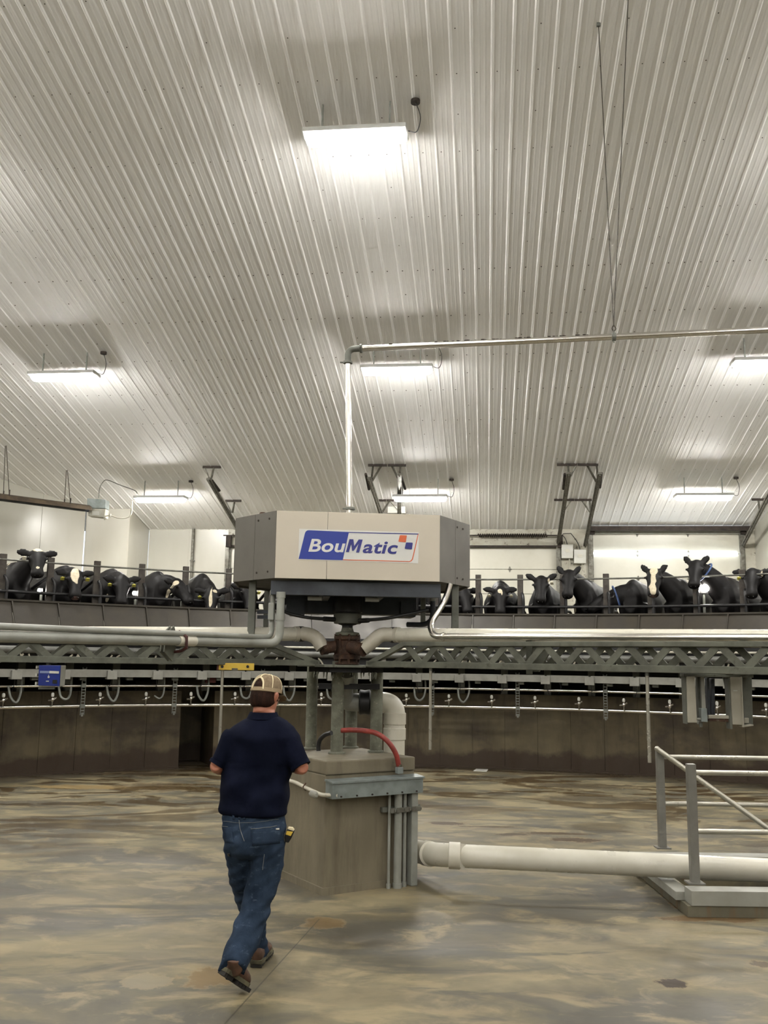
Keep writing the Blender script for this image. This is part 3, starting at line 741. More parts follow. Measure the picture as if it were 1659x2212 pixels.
# columns
cols = thing('column_frame', 'four spattered steel columns carrying the hub plate above the pedestal', 'frame', (HX, HY, TOPZ))
def topd(px, py): return atz(px, py, TOPZ)
colp = [(atz(727, 1628, TOPZ), .056), (atz(671, 1618, TOPZ), .053), (atz(812, 1625, TOPZ), .056), (atz(752, 1618, TOPZ) + V((.02, .12, 0)), .058)]
for (p, r) in colp:
    m = MB(); m.tube([p + V((0, 0, z)) for z in (0, .2, .4, .6, .82)], r, 18); m.build('column', M['greycol'], cols, smooth=True)
    m = MB(); m.lathe([(r + .02, 0), (r + .02, .012), (r + .004, .02)], p, n=18); m.build('column_foot', M['greycol'], cols)
m = MB(); a8 = [V((HX + .47 * math.cos(PI / 8 + k * PI / 4), HY + .42 * math.sin(PI / 8 + k * PI / 4), 1.835)) for k in range(8)]; m.prism(a8, (0, 0, .02)); m.build('hub_plate', M['truss'], cols)
m = MB(); a8 = [V((HX + .36 * math.cos(PI / 8 + k * PI / 4), HY + .33 * math.sin(PI / 8 + k * PI / 4), 1.79)) for k in range(8)]; m.prism(a8, (0, 0, .045)); m.build('under_plate', M['dark'], cols)
m = MB(); m.bar((HX - .25, HY, 1.66), (HX + .3, HY + .1, 1.66), .05, .05); m.build('cross_brace', M['dark'], cols)
m = MB(); rg = random.Random(5)
for k in range(26):
    x = HX - .28 + .56 * rg.random(); L = .02 + .04 * rg.random(); m.tube([(x, HY - .26 + .1 * rg.random(), 1.79), (x, HY - .26, 1.79 - L)], .006, 5, rr=[.009, .003])
m.build('drip_crust', M['greycol'], cols, kind='stuff')

# big pipe down behind the columns
drop = thing('drain_elbow_pipe', 'fat cream plastic pipe bending down behind the pedestal', 'pipe', at(850, 1600, 8.95))
Yd = 8.95
pts = [at(757, 1519, Yd), at(800, 1517, Yd), at(853, 1519, Yd), at(852, 1560, Yd), at(850, 1655, Yd) , ]
pts[-1] = V((pts[-2].x, Yd, .35))
r_ = .098
m = MB(); m.tube(rnd([pts[1], pts[2], pts[4]], .21, 10), r_, 24); m.build('bent_pipe', M['pvc'], drop, smooth=True)
for py in (1552, 1585):
    c = at(851, py, Yd); m = MB(); m.lathe([(r_ + .001, -.055), (r_ + .008, -.05), (r_ + .008, .05), (r_ + .001, .055)], V((pts[2].x, Yd, c.z)), n=24); m.build('coupling', M['pvc'], drop, smooth=True)
c = at(788, 1517, Yd); m = MB(); m.lathe([(r_ + .006, -.055), (r_ + .02, -.045), (r_ + .012, 0), (r_ + .02, .045), (r_ + .006, .055)], c, (1, 0, 0), n=24); m.build('rubber_coupling', M['rubber'], drop, smooth=True)
m = MB(); q = at(770, 1517, Yd); m.tube(rnd([q + V((.03, 0, 0)), q + V((-.1, 0, 0)), q + V((-.12, -.1, .1)), V((HX, HY, 1.8))], .09, 6), .085, 18); m.build('steel_elbow', M['conduit'], drop, smooth=True)
# red hose
rh = thing('red_hose', 'red rubber hose arching from the columns to the cable tray', 'hose', at(800, 1580, 8.3))
pts = [at(738, 1578, 8.42), at(760, 1577, 8.38), at(790, 1579, 8.34), at(815, 1585, 8.28), at(838, 1602, 8.25), at(855, 1628, 8.26), at(862, 1656, 8.28)]
m = MB(); m.tube(catmull(pts, 6), .022, 14); m.build('hose', M['redhose'], rh, smooth=True)
m = MB(); m.box(at(862.5, 1664, 8.28), (.056, .05, .055), .5); m.build('square_fitting', M['tray'], rh, bevel=.006)
m = MB(); m.lathe([(.024, 0), (.024, .02)], at(862, 1656, 8.28), n=12); m.build('hose_collar', M['stainless'], rh)
bh = thing('black_hose', 'black hose bending down between the left columns', 'hose', at(700, 1600, 8.6))
m = MB(); m.tube(catmull([at(716, 1583, 8.5), at(703, 1587, 8.55), at(692, 1597, 8.6), at(688, 1610, 8.62), at(688, 1622, 8.62)], 6), .02, 12); m.build('hose', M['cablack'], bh, smooth=True)

# ------------------------------------------------------------------ hub: rotary gland above the plate
hub = thing('rotary_gland', 'rust-stained rotating pipe gland under the grey cabinet', 'machine', (HX, HY, 1.855))
def L(name, prof, mat, z0=0, n=24): return MB().lathe(prof, (HX, HY, z0), n=n).build(name, mat, hub, smooth=True)
L('base_flange', [(.10, 1.855), (.115, 1.86), (.115, 1.875), (.09, 1.882), (.09, 1.9)], M['rust'])
L('gland_body', [(.085, 1.895), (.12, 1.905), (.125, 1.94), (.10, 1.955), (.10, 2.07), (.12, 2.085), (.12, 2.11), (.09, 2.12)], M['rust'])
L('upper_flange', [(.098, 2.115), (.108, 2.12), (.108, 2.145), (.06, 2.155), (.05, 2.19)], M['greycol'])
L('neck', [(.05, 2.18), (.05, 2.21), (.085, 2.22), (.085, 2.235)], M['dark'])
L('collar', [(.115, 2.225), (.125, 2.23), (.13, 2.31), (.115, 2.325)], M['steelpaint'])
L('drum', [(.118, 2.32), (.135, 2.33), (.135, 2.56), (.12, 2.57)], M['dark'])
m = MB()
for k in range(8):
    a = k * PI / 4 + .2; m.lathe([(.012, 0), (.012, .27)], (HX + .108 * math.cos(a), HY + .108 * math.sin(a), 1.86), n=6)
m.build('flange_studs', M['rust'], hub)
for s, p0, p1 in ((-1, at(722, 1397, 8.55), at(694, 1400, 8.5)), (1, at(756, 1397, 8.5), at(786, 1403, 8.4))):
    m = MB(); d_ = (p1 - p0); m.tube([p0, p0 + d_ * .5, p0 + d_ * .55, p0 + d_ * .95, p1], .06, 18, rr=[.055, .055, .062, .062, .066]); m.build('side_stub', M['rust'], hub, smooth=True)

# ------------------------------------------------------------------ PVC arms and trusses
RA, RB = V((0.12, 8.42, 2.125)), V((2.62, 6.42, 2.085))     # right arm, axis of the pipe
LA, LB = V((-0.76, 8.55, 2.125)), V((-3.35, 7.35, 2.055))   # left arm
def arm(name, label, stub, el, A, B, ext, r):
    t = thing(name, label, 'pipe', A)
    m = MB(); m.tube(rnd([stub] + el + [A], .09, 6), r * 1.0, 20); m.build('elbow', M['pvc2'], t, smooth=True)
    d = (B - A).normalized(); E_ = A + d * ext
    m = MB(); m.tube([A, A + (E_ - A) * .25, A + (E_ - A) * .5, E_], r * .98, 22); m.build('main_pipe', M['pvc'], t, smooth=True)
    for q, rr, mat in ((0.02, 1.1, 'pvc2'), (-.02, 1.12, 'rubber')):
        m = MB(); m.lathe([(r * rr, -.02), (r * rr, .02)], A + d * q, d, n=22); m.build('coupling_ring', M[mat], t, smooth=True)
    return t
arm('right_milk_pipe', 'white plastic main pipe leaving the hub to the right above the truss', at(784, 1402, 8.42), [at(803, 1388, 8.42), at(822, 1370, 8.42)], RA, RB, 6.5, .063)
arm('left_milk_pipe', 'white plastic main pipe leaving the hub to the left above the truss', at(697, 1400, 8.5), [at(683, 1376, 8.52), at(662, 1369, 8.54)], LA, LB, 6.5, .063)
bpy.data.objects['right_milk_pipe'].name = 'plastic_main_pipe'; bpy.data.objects['left_milk_pipe'].name = 'plastic_main_pipe.001'

def truss(label, A, B, ext, zb, zt, wd=.34, pitch=.33, start=.25):
    t = thing('lattice_truss', label, 'truss', V((A.x, A.y, zb)))
    d = V((B.x - A.x, B.y - A.y, 0)).normalized(); nrm = V((-d.y, d.x, 0))
    if nrm.y > 0: nrm = -nrm          # towards the viewer
    A0 = V((A.x, A.y, 0)) + d * start
    def P(s, side, z): return A0 + d * s + nrm * (wd / 2 * side) + V((0, 0, z))
    n = int(ext / pitch)
    for side in (1, -1):
        for z, h in ((zb, .05), (zt, .035)):
            m = MB(); s0 = -.22 if z == zb else .18
            m.bar(P(s0, side, z), P(ext, side, z), .05, h); m.build('chord', M['truss'], t, bevel=.004)
        m = MB(); m.bar(P(-.2, side, zb), P(.18, side, zt), .05, .04); m.build('end_post', M['truss'], t)
        for i in range(n):
            s = .2 + i * pitch
            for (s0, z0, s1, z1) in ((s, zt, s + pitch * .5, zb), (s + pitch * .5, zb, s + pitch, zt)):
                if i * pitch > 4.6: continue
                m = MB(); m.bar(P(s0, side, z0), P(s1, side, z1), .05, .014, nrm); m.build('web_bar', M['truss'], t)
    for i in range(int(ext / .9)):
        m = MB(); m.bar(P(.2 + i * .9, 1, zb - .02), P(.2 + i * .9, -1, zb - .02), .05, .02); m.build('cross_tie', M['truss'], t)
    return t, P
tr1, P1 = truss('grey steel lattice truss running from the hub to the right', V((HX, HY, 0)) + V((.28, -.22, 0)), V((HX, HY, 0)) + V((.28, -.22, 0)) + (RB - RA), 6.5, 1.868, 2.04)
tr2, P2 = truss('grey steel lattice truss running from the hub to the left', V((HX, HY, 0)) + V((-.28, -.1, 0)), V((HX, HY, 0)) + V((-.28, -.1, 0)) + (LB - LA), 6.5, 1.868, 2.01)
# stainless line with the right arm
dR = (RB - RA).normalized(); nR = V((dR.y, -dR.x, 0)); nR = nR if nR.y < 0 else -nR
st = thing('stainless_branch_pipe', 'polished steel pipe slanting from the cabinet and running along the right arm', 'pipe', at(945, 1378, 8.0))
o_ = nR * .10
p_ = RA + dR * .62 + o_; p_.z = 2.09
tail = V((RB.x, RB.y, 0)) + o_ + dR * 4.0; tail.z = 2.06
pts = [at(972, 1262, 8.2), at(962, 1296, 8.15), at(928, 1350, 8.0), V((at(945, 1376, 7.85).x - .02, p_.y + .02, 2.09)), tail]
pts[3] = at(936, 1375, 7.88)
m = MB(); m.tube(rnd(pts, .07, 8), .027, 14); m.build('pipe_run', M['stainless'], st, smooth=True)
c = pts[3] + (tail - pts[3]).normalized() * .1
m = MB(); m.lathe([(.033, -.012), (.036, 0), (.033, .012)], c, tail - pts[3], n=16); m.build('clamp_ring', M['stainless'], st, smooth=True)
# hanger strap at x=1143 and drop
def on_line(px, A, B, z):
    """point on the vertical plane through A,B seen at column px, given height"""
    d = (B - A); n_ = V((-d.y, d.x, 0)).normalized(); p = onp(px, 1400, A, n_); p.z = z; return p
hp = on_line(1143, RA + o_ * 1.5, RB + o_ * 1.5, 2.0)
hs = thing('pipe_hanger_strap', 'flat steel strap and ring holding both pipes to the right truss', 'bracket', hp)
m = MB(); m.bar(hp + V((0, 0, -.19)), hp + V((0, 0, .12)), .045, .02, nR); m.build('flat_strap', M['truss'], hs)
m = MB(); m.lathe([(.036, -.01), (.04, 0), (.036, .01)], hp - o_ * .5 + V((0, 0, .085)), dR, n=16); m.build('clamp_ring', M['stainless'], hs, smooth=True)
m = MB(); q = hp - o_ * .6; m.prism([q + dR * .03 + V((0, 0, .02)), q + dR * .18 + V((0, 0, .02)), q + dR * .06 + V((0, 0, -.17)), q + dR * -.02 + V((0, 0, -.17))], nR * .02); m.build('gusset', M['truss'], hs)

# ------------------------------------------------------------------ grey conduits left
CA, CB = V((-1.02, 7.93, 2.03)), V((-2.42, 5.0, 2.00))
dC = (CB - CA).normalized()
g1 = thing('grey_conduit', 'thicker grey plastic conduit curving down from the cabinet and out to the left', 'pipe', CA)
v1 = at(607, 1280, 7.98)
m = MB(); m.tube(rnd([v1, V((v1.x, v1.y, 2.03)), CA + dC * .05, CB + dC * 2.2], .17, 8)[0:], .034, 16); m.build('bent_conduit', M['conduit'], g1, smooth=True)
for q in (v1 + V((0, 0, -.02)), v1 + V((0, 0, -.21))):
    m = MB(); m.lathe([(.04, -.025), (.04, .025)], q, n=16); m.build('coupling', M['conduit'], g1, smooth=True)
qq = CA + dC * 1.02; m = MB(); m.lathe([(.039, -.1), (.039, .1)], qq, dC, n=16); m.build('coupling', M['pvc2'], g1, smooth=True)
g2 = thing('grey_conduit', 'thinner grey plastic conduit curving down beside the thicker one', 'pipe', CA + V((.05, .1, .05)))
v2 = at(590, 1280, 8.06); C2 = CA + V((.05, .09, .05)); 
m = MB(); m.tube(rnd([v2, V((v2.x, v2.y, 2.085)), C2 + dC * .1, CB + dC * 2.2 + V((.05, .09, .065))], .12, 8), .021, 14); m.build('bent_conduit', M['conduit'], g2, smooth=True)
m = MB(); q = at(586, 1321, 8.04); m.box(q, (.05, .05, .15)); m.build('conduit_body', M['conduit'], g2, bevel=.01)
m = MB(); m.lathe([(.026, -.02), (.026, .02)], v2, n=12); m.build('coupling', M['conduit'], g2, smooth=True)
bk = thing('conduit_bracket', 'folded grey bracket plates with a dark red strap on the left conduits', 'bracket', at(385, 1390, 7.0))
q = on_line(392, CA, CB, 2.0); nC = V((dC.y, -dC.x, 0)); nC = nC if nC.y > 0 else -nC
for k in (0, 1):
    b_ = q + nC * (.06 + .05 * k) - dC * (.02 * k - .02)
    m = MB(); m.prism([b_ + dC * .08 + V((0, 0, .07)), b_ + V((0, 0, .13)), b_ - dC * .05 + V((0, 0, .02)), b_ + V((0, 0, -.13)), b_ + dC * .10 + V((0, 0, -.06))], nC * .012); m.build('bracket_plate', M['truss'], bk)
M['redstrap'] = simple('red_strap', rgb(92, 34, 28), rgb(60, 26, 22), 0.6, 0, 9)
m = MB(); m.tube([q + nC * .03 + V((0, 0, .09)), q - nC * .042 + V((0, 0, .05)), q - nC * .045 + V((0, 0, -.03)), q + V((0, 0, -.055)), q + nC * .06 + V((0, 0, -.06))], .012, 6); m.build('red_strap', M['redstrap'], bk, smooth=True)

# ------------------------------------------------------------------ drop pipes
def droppipe(px, y0, y1, Y, label):
    a = at(px, y0, Y); b = at(px, y1, Y)
    t = thing('drop_pipe', label, 'pipe', V((a.x, Y, b.z)))
    m = MB(); m.tube([V((a.x, Y + .02, 1.85)), V((a.x, Y + .02, b.z))], .0125, 10); m.build('pipe', M['bar'], t, smooth=True)
    m = MB(); m.lathe([(.014, 0), (.014, .02)], (a.x, Y + .02, 1.82), n=10); m.build('threaded_collar', M['galv'], t)
q = P1(0, 1, 1.855)
def onP(P, px): # depth of truss front at column px
    A = P(0, 1, 1.8); B = P(2, 1, 1.8); return on_line(px, A, B, 1.8).y
droppipe(930.5, 1440, 1620, onP(P1, 930), 'thin steel pipe hanging from the right truss near the pedestal')
droppipe(1399.5, 1458, 1648, onP(P1, 1399), 'thin steel pipe hanging from the right truss left of the grey enclosures')
droppipe(480, 1446, 1630, onP(P2, 480), 'thin steel pipe hanging below the yellow spirit level')
# yellow level
M['yellow'] = simple('yellow_level', rgb(250, 214, 84), rgb(236, 196, 70), 0.45, 0, 8, dirt=(rgb(150, 120, 50), 0.68))
Yl = onP(P2, 508) - .05
lv = thing('spirit_level', 'yellow spirit level lying against the left truss above the cap', 'tool', at(508, 1440, Yl))
a, b = at(472, 1439.5, Yl), at(549, 1440.5, Yl)
m = MB(); m.bar(a, b, .02, .058); m.build('level_body', M['yellow'], lv, bevel=.004)
m = MB(); m.bar(a + V((-.012, 0, 0)), a + V((.004, 0, 0)), .024, .062); m.build('end_cap', M['redstrap'], lv)
for px, w_ in ((480, .012), (535, .012)):
    c = at(px, 1440, Yl - .012); m = MB(); m.lathe([(w_, -.002), (w_, .002)], c, (0, 1, 0), n=14); m.build('vial_window', M['blackp'], lv)
m = MB(); m.box(at(507, 1446, Yl - .011), (.05, .004, .02)); m.build('centre_vial', M['hinge'], lv)
# little red box seen on the rail behind
rb = thing('red_valve_box', 'small dull red box on the upper wash pipe left of the cap', 'box', ring(9.55, -22.1, 1.5))
m = MB(); m.box(ring(9.5, -21.35, 1.515), (.18, .08, .09), math.radians(21)); m.build('box_body', simple('dull_red', rgb(120, 40, 36), rgb(90, 34, 30), .5), rb, bevel=.01)
m = MB(); m.box(ring(9.5, -21.35, 1.565), (.06, .04, .03), math.radians(21)); m.build('box_lid', M['blackp'], rb)

# ------------------------------------------------------------------ blue control box
Yb_ = 7.35
M['blue'] = simple('blue_plastic', rgb(28, 54, 150), rgb(24, 46, 134), 0.35, 0, 5)
bx = thing('control_box', 'blue control box with a white printed band hanging below the left truss', 'control box', at(105, 1460, Yb_))
def bp(px, py, dy=0): return at(px, py, Yb_ + dy)
cs = [bp(84, 1437), bp(130.5, 1437.5), bp(127.5, 1482.5), bp(82, 1481)]
m = MB(); m.prism([bp(84, 1437, .02), bp(131, 1437.5, .02), bp(128, 1483, .02), bp(82, 1481.5, .02)], (0, .13, 0)); m.build('housing', M['box'], bx, bevel=.006)
m = MB(); m.prism(cs, (0, .02, 0)); m.build('front_cover', M['blue'], bx, bevel=.004)
m = MB(); m.prism([bp(86.5, 1449, -.003), bp(127.5, 1450, -.003), bp(127, 1455, -.003), bp(86, 1454, -.003)], (0, .003, 0)); m.build('printed_band', simple('pale_band', rgb(150, 164, 210), None, .4), bx)
m = MB(); m.prism([bp(107, 1449.2, -.005), bp(127.3, 1450, -.005), bp(126.8, 1455, -.005), bp(106.5, 1454.5, -.005)], (0, .002, 0)); m.build('band_label', M['white'], bx)
m = MB(); c = bp(105, 1462.5, -.002); m.lathe([(.008, -.002), (.008, .002)], c, (0, 1, 0), n=10); m.bar(c + V((0, -.002, 0)), c + V((0, -.002, .017)), .004, .004, (0, 1, 0)); m.build('drop_mark', M['white'], bx)
m = MB(); m.box(bp(102.5, 1471.5, -.002), (.022, .004, .007)); m.build('small_mark', M['white'], bx)
m = MB(); m.box(bp(118.5, 1472.5, -.002), (.034, .006, .028)); m.build('display', M['blackp'], bx)
for py in (1441, 1458, 1476): m = MB(); m.box(bp(81.5 - (py - 1441) * .05, py, .05), (.012, .05, .022)); m.build('side_clip', M['white'], bx)
m = MB(); m.bar(bp(84, 1486, .05), bp(118, 1486, .05), .02, .02); m.bar(bp(105, 1437, .1), bp(105, 1430, .1), .05, .02); m.build('mount_bar', M['galv'], bx)
# ------------------------------------------------------------------ grey control cabinet round the hub
F0, F1 = V((-0.92, 7.9, 0)), V((0.489, 8.03, 0)); Lf = (F1 - F0).length; dF = (F1 - F0).normalized(); nF = V((-dF.y, dF.x, 0))
ZB, ZT = 2.576, 3.155
def cab(s, t, z): return F0 + dF * s + nF * t + V((0, 0, z))
M['cream'] = simple('brushed_cream_steel', rgb(234, 224, 206), rgb(226, 216, 198), 0.36, 0.2, 1.0)
M['cabside'] = simple('cabinet_grey_side', rgb(122, 118, 110), rgb(112, 108, 100), 0.45, 0.1, 2)
cabinet = thing('hub_cabinet', 'eight-sided grey cabinet with a cream front panel and a blue, white and orange logo', 'cabinet', cab(Lf / 2, .87, ZB))
outl = [(0, 0), (Lf, 0), (Lf + .36, .52), (Lf + .36, 1.2), (Lf, 1.75), (0, 1.75), (-.38, 1.2), (-.38, .52)]
sx_ = 0.44 # seam in the front
def panel(name, a, b, mat, t=.012, z0=ZB, z1=ZT, g=.002):
    a = V(a); b = V(b); d = (b - a).normalized(); a = a + d * g; b = b - d * g; nn = V((d.y, -d.x)) * t
    m = MB(); m.hexa([cab(a.x, a.y, z0), cab(b.x, b.y, z0), cab(*(b - nn), z0), cab(*(a - nn), z0), cab(a.x, a.y, z1), cab(b.x, b.y, z1), cab(*(b - nn), z1), cab(*(a - nn), z1)])
    return m.build(name, mat, cabinet, bevel=.0015)
def splitp(name, a, b, k, mat):
    a = V(a); b = V(b)
    for i in range(k): panel(name, a + (b - a) * i / k, a + (b - a) * (i + 1) / k, mat)
panel('front_panel', (0, 0), (sx_, 0), M['cream']); panel('front_panel', (sx_, 0), (Lf, 0), M['cream'], g=.001)
for i in range(1, 8): splitp('side_panel', outl[i], outl[(i + 1) % 8], 2 if i in (1, 4, 6, 7, 3) else 1, M['cabside'])
m = MB(); m.prism([cab(s * .985 + .01, t * .985 + .01, ZT - .01) for s, t in outl], (0, 0, .012)); m.build('top_plate', M['cabside'], cabinet)
m = MB(); m.prism([cab(s * .985 + .01, t * .985 + .01, ZB + .02) for s, t in outl], (0, 0, .012)); m.build('bottom_plate', M['dark'], cabinet)
for (s, t) in ((-.06, .085), (-.16, .22), (Lf + .20, .29), (Lf + .27, .39)):
    for z in (ZB + .06, ZT - .06):
        dd = V((-.52, -.38)) if s < 0 else V((.52, -.36)); dd = (dF * dd.x + nF * dd.y).normalized()
        m = MB(); m.lathe([(.009, 0), (.009, .008)], cab(s, t, z) + dd * -.002, dd, n=8); m.build('panel_bolt', M['darkrust'], cabinet)
for s, t in ((-.13, .32), (Lf + .1, .42)):
    m = MB(); m.lathe([(.03, 0), (.03, .02), (.022, .03)], cab(s, t, ZT), n=12); m.build('roof_knob', M['rust'], cabinet, smooth=True)
# frame and legs
m = MB(); m.bar(cab(-.03, .1, ZB - .075), cab(Lf + .02, .1, ZB - .075), .06, .12); m.build('front_beam', M['bluegrey'], cabinet, bevel=.004)
m = MB(); m.bar(cab(0, 1.6, ZB - .075), cab(Lf, 1.6, ZB - .075), .06, .12); m.build('rear_beam', M['bluegrey'], cabinet)
for s in (.45, Lf - .5): m = MB(); m.bar(cab(s, .1, ZB - .09), cab(s, 1.6, ZB - .09), .06, .1); m.build('cross_beam', M['bluegrey'], cabinet)
for s in (.13, Lf - .25): m = MB(); m.bar(cab(s, .95, ZB - .2), cab(s + .14, .95, ZB - .2), .4, .14); m.build('motor_housing', M['bluegrey'], cabinet)
m = MB(); m.bar(cab(.1, .9, ZB - .19), cab(Lf - .1, .9, ZB - .19), .22, .13); m.build('middle_beam', M['bluegrey'], cabinet)
for s in (.35, .85): m = MB(); m.box(cab(s, .2, ZB - .155), (.12, .06, .03)); m.build('small_terminal', M['box'], cabinet)
def leg(px, y1, Y, w_=.062):
    a = at(px, 1300, Y); z0 = at(px, y1, Y).z
    m = MB(); m.hexa([V((a.x - w_ / 2, Y - w_ / 2, z0)), V((a.x + w_ / 2, Y - w_ / 2, z0)), V((a.x + w_ / 2, Y + w_ / 2, z0)), V((a.x - w_ / 2, Y + w_ / 2, z0)),
                      V((a.x - w_ / 2, Y - w_ / 2, ZB + .01)), V((a.x + w_ / 2, Y - w_ / 2, ZB + .01)), V((a.x + w_ / 2, Y + w_ / 2, ZB + .01)), V((a.x - w_ / 2, Y + w_ / 2, ZB + .01))])
    m.build('leg', M['steelpaint'], cabinet, bevel=.004)
leg(545, 1372, 8.32); leg(983, 1358, 8.42); leg(576, 1365, 9.5, .05); leg(914, 1350, 9.55, .05)
m = MB(); m.bar(at(556, 1322, 8.4), at(585, 1322, 8.4), .04, .03); m.bar(at(556, 1333, 8.4), at(592, 1333, 8.4), .03, .03); m.build('side_brace', M['bluegrey'], cabinet)
# black hoses sagging from the gland to both sides
sh = thing('black_hose', 'long black hose sagging from the gland up to the left of the cabinet', 'hose', at(660, 1330, 8.3))
m = MB(); m.tube(catmull([at(612, 1320, 8.3), at(630, 1327, 8.3), at(665, 1334, 8.3), at(700, 1337, 8.4), at(722, 1338, 8.5)], 6), .015, 10); m.build('hose', M['cablack'], sh, smooth=True)
m = MB(); m.tube([at(700, 1337, 8.4), at(722, 1338, 8.5)], .022, 12); m.build('hose_end', M['rubber'], sh)
sh = thing('black_hose', 'long black hose sagging from the gland up to the right of the cabinet', 'hose', at(850, 1330, 8.3))
m = MB(); m.tube(catmull([at(776, 1341, 8.5), at(800, 1339, 8.4), at(840, 1335, 8.3), at(890, 1325, 8.3), at(925, 1317, 8.35)], 6), .015, 10); m.build('hose', M['cablack'], sh, smooth=True)
m = MB(); m.tube([at(776, 1341, 8.5), at(796, 1340, 8.42)], .022, 12); m.build('hose_end', M['rubber'], sh)
gp = thing('grey_vent_pipe', 'short grey bent pipe under the right side of the cabinet', 'pipe', at(935, 1330, 8.6))
m = MB(); m.tube(rnd([at(935, 1290, 8.6), at(935, 1338, 8.6), at(918, 1350, 8.7), at(880, 1349, 8.8)], .08, 5), .024, 12); m.build('pipe', M['bluegrey'], gp, smooth=True)
m = MB(); m.lathe([(.03, -.02), (.03, .03)], at(935, 1294, 8.6), n=12); m.build('coupling', M['conduit'], gp)

# logo, lying on the front panel
FN = -nF
def fp(px, py, off=0.0):
    return onp(px, py, F0 + FN * off, FN)
def zx(X, Y, off=0.0): return fp(480 + X / 2.8603, 1080 + Y / 2.8605, off)
def flat(name, pts, off, col, parent=cabinet, th=.0012, z=True, rad=0.0):
    P_ = [zx(x, y, off) if z else fp(x, y, off) for x, y in pts]
    m = MB(); m.prism(P_, FN * th); return m.build(name, col, parent)
def rc(pts, r, which, seg=5):
    out = []
    n = len(pts)
    for i, p in enumerate(pts):
        if i in which:
            b = V(p); a = V(pts[i - 1]); c = V(pts[(i + 1) % n]); p0 = b + (a - b).normalized() * r; p2 = b + (c - b).normalized() * r
            for k in range(seg + 1):
                t = k / seg; q = p0 * (1 - t) ** 2 + b * (2 * t * (1 - t)) + p2 * t * t; out.append((q.x, q.y))
        else: out.append(p)
    return out
M['lwhite'] = simple('sticker_white', rgb(250, 250, 246), rgb(244,244,240), .35); M['lblue'] = simple('sticker_blue', rgb(30, 62, 176), rgb(28, 58, 170), .35); M['lorange'] = simple('sticker_orange', rgb(250, 120, 66), rgb(246,118,66), .35); M['lindigo'] = simple('sticker_indigo', rgb(40, 48, 150), rgb(40, 46, 140), .35)
logo = flat('logo_sticker', [(476, 178), (1215, 200), (1211, 392), (470, 368)], .001, M['lwhite']); logo['label'] = 'white sticker with the blue and orange company logo'
flat('blue_field', rc([(516, 186), (783, 198), (745, 372), (472, 364)], 22, (0,)), .0024, M['lblue'], logo)
flat('top_line', [(783, 198), (1214, 208), (1213, 214), (782, 203)], .0024, M['lindigo'], logo)
e_ = rc([(1214, 208), (1175, 384)], 0, ())
outer = [(1214, 208)] + [(1182, 352), (1178, 368), (1170, 378), (1158, 383)] + [(745, 372)]
inner = [(745, 367), (1156, 378), (1165, 374), (1172, 364), (1176, 350), (1208, 213)]
flat('orange_line', outer + inner, .0024, M['lorange'], logo)
flat('orange_square', rc([(1098, 217), (1141, 219), (1134, 262), (1088, 258)], 5, (0, 1, 2, 3), 3), .0036, M['lorange'], logo)
flat('blue_square', rc([(1136, 262), (1178, 264), (1172, 306), (1127, 302)], 5, (0, 1, 2, 3), 3), .0036, M['lindigo'], logo)
def lettering(txt, x0, y0, x1, y1, cap, mat, name, off):
    cu = bpy.data.curves.new('t', 'FONT'); cu.body = txt; cu.shear = 0.22; cu.offset = 0.022; cu.space_character = 1.04; cu.size = 1.0; cu.resolution_u = 5
    o = bpy.data.objects.new('t', cu); COL.objects.link(o)
    dg = bpy.context.evaluated_depsgraph_get(); me = bpy.data.meshes.new_from_object(o.evaluated_get(dg))
    bpy.data.objects.remove(o)
    xs = [v.co.x for v in me.vertices]; xmin, xmax = min(xs), max(xs)
    caph = 0.729   # height of capitals
    m = MB()
    for v in me.vertices:
        t = (v.co.x - xmin) / (xmax - xmin)
        m.v.append(zx(x0 + (x1 - x0) * t, y0 + (y1 - y0) * t - v.co.y / caph * cap, off))
    for p in me.polygons: m.face(*p.vertices)
    bpy.data.meshes.remove(me)
    b = len(m.v)
    return m.build(name, mat, logo, fix=False)
lettering('Bou', 532, 317, 762, 321, 80, M['lwhite'], 'lettering', .0042)
lettering('atic', 868, 325, 1086, 332, 80, M['lindigo'], 'lettering', .0042)
mm = [(0, 0), (0, 1), (.30, 1), (.5, .48), (.70, 1), (1, 1), (1, 0), (.77, 0), (.77, .66), (.56, .12), (.43, .12), (.23, .66), (.23, 0)]
flat('letter_m', [(764 + 82 * u + 22 * v_, 322 + 3 * u - 80 * v_) for u, v_ in mm], .0042, M['lindigo'], logo)

# ------------------------------------------------------------------ overhead stainless pipe
op = thing('overhead_pipe', 'stainless milk pipe rising from the cabinet and running overhead to the right', 'pipe', at(752, 800, 8.7))
Yo = 8.72
vb_ = at(757, 1100, Yo); vt_ = at(752, 757, Yo); endp = at(1659, 717, 8.02)
dirp = (V((endp.x, endp.y, 0)) - V((vt_.x, vt_.y, 0))).normalized(); zp = at(800, 752, 8.68).z
corner = V((vt_.x, vt_.y, zp)); far_ = corner + dirp * 9.0
m = MB(); m.tube([vb_ + V((0, 0, -.25)), V((vt_.x, vt_.y, zp - .13))], .028, 16); m.build('riser', M['stainless'], op, smooth=True)
m = MB(); m.tube(rnd([V((vt_.x, vt_.y, zp - .14)), corner, corner + dirp * .14], .12, 8), .031, 16); m.build('elbow', M['galv'], op, smooth=True)
m = MB(); m.tube([corner + dirp * (.12 + .9 * k) for k in range(11)], .030, 16); m.build('overhead_run', M['stainless'], op, smooth=True)
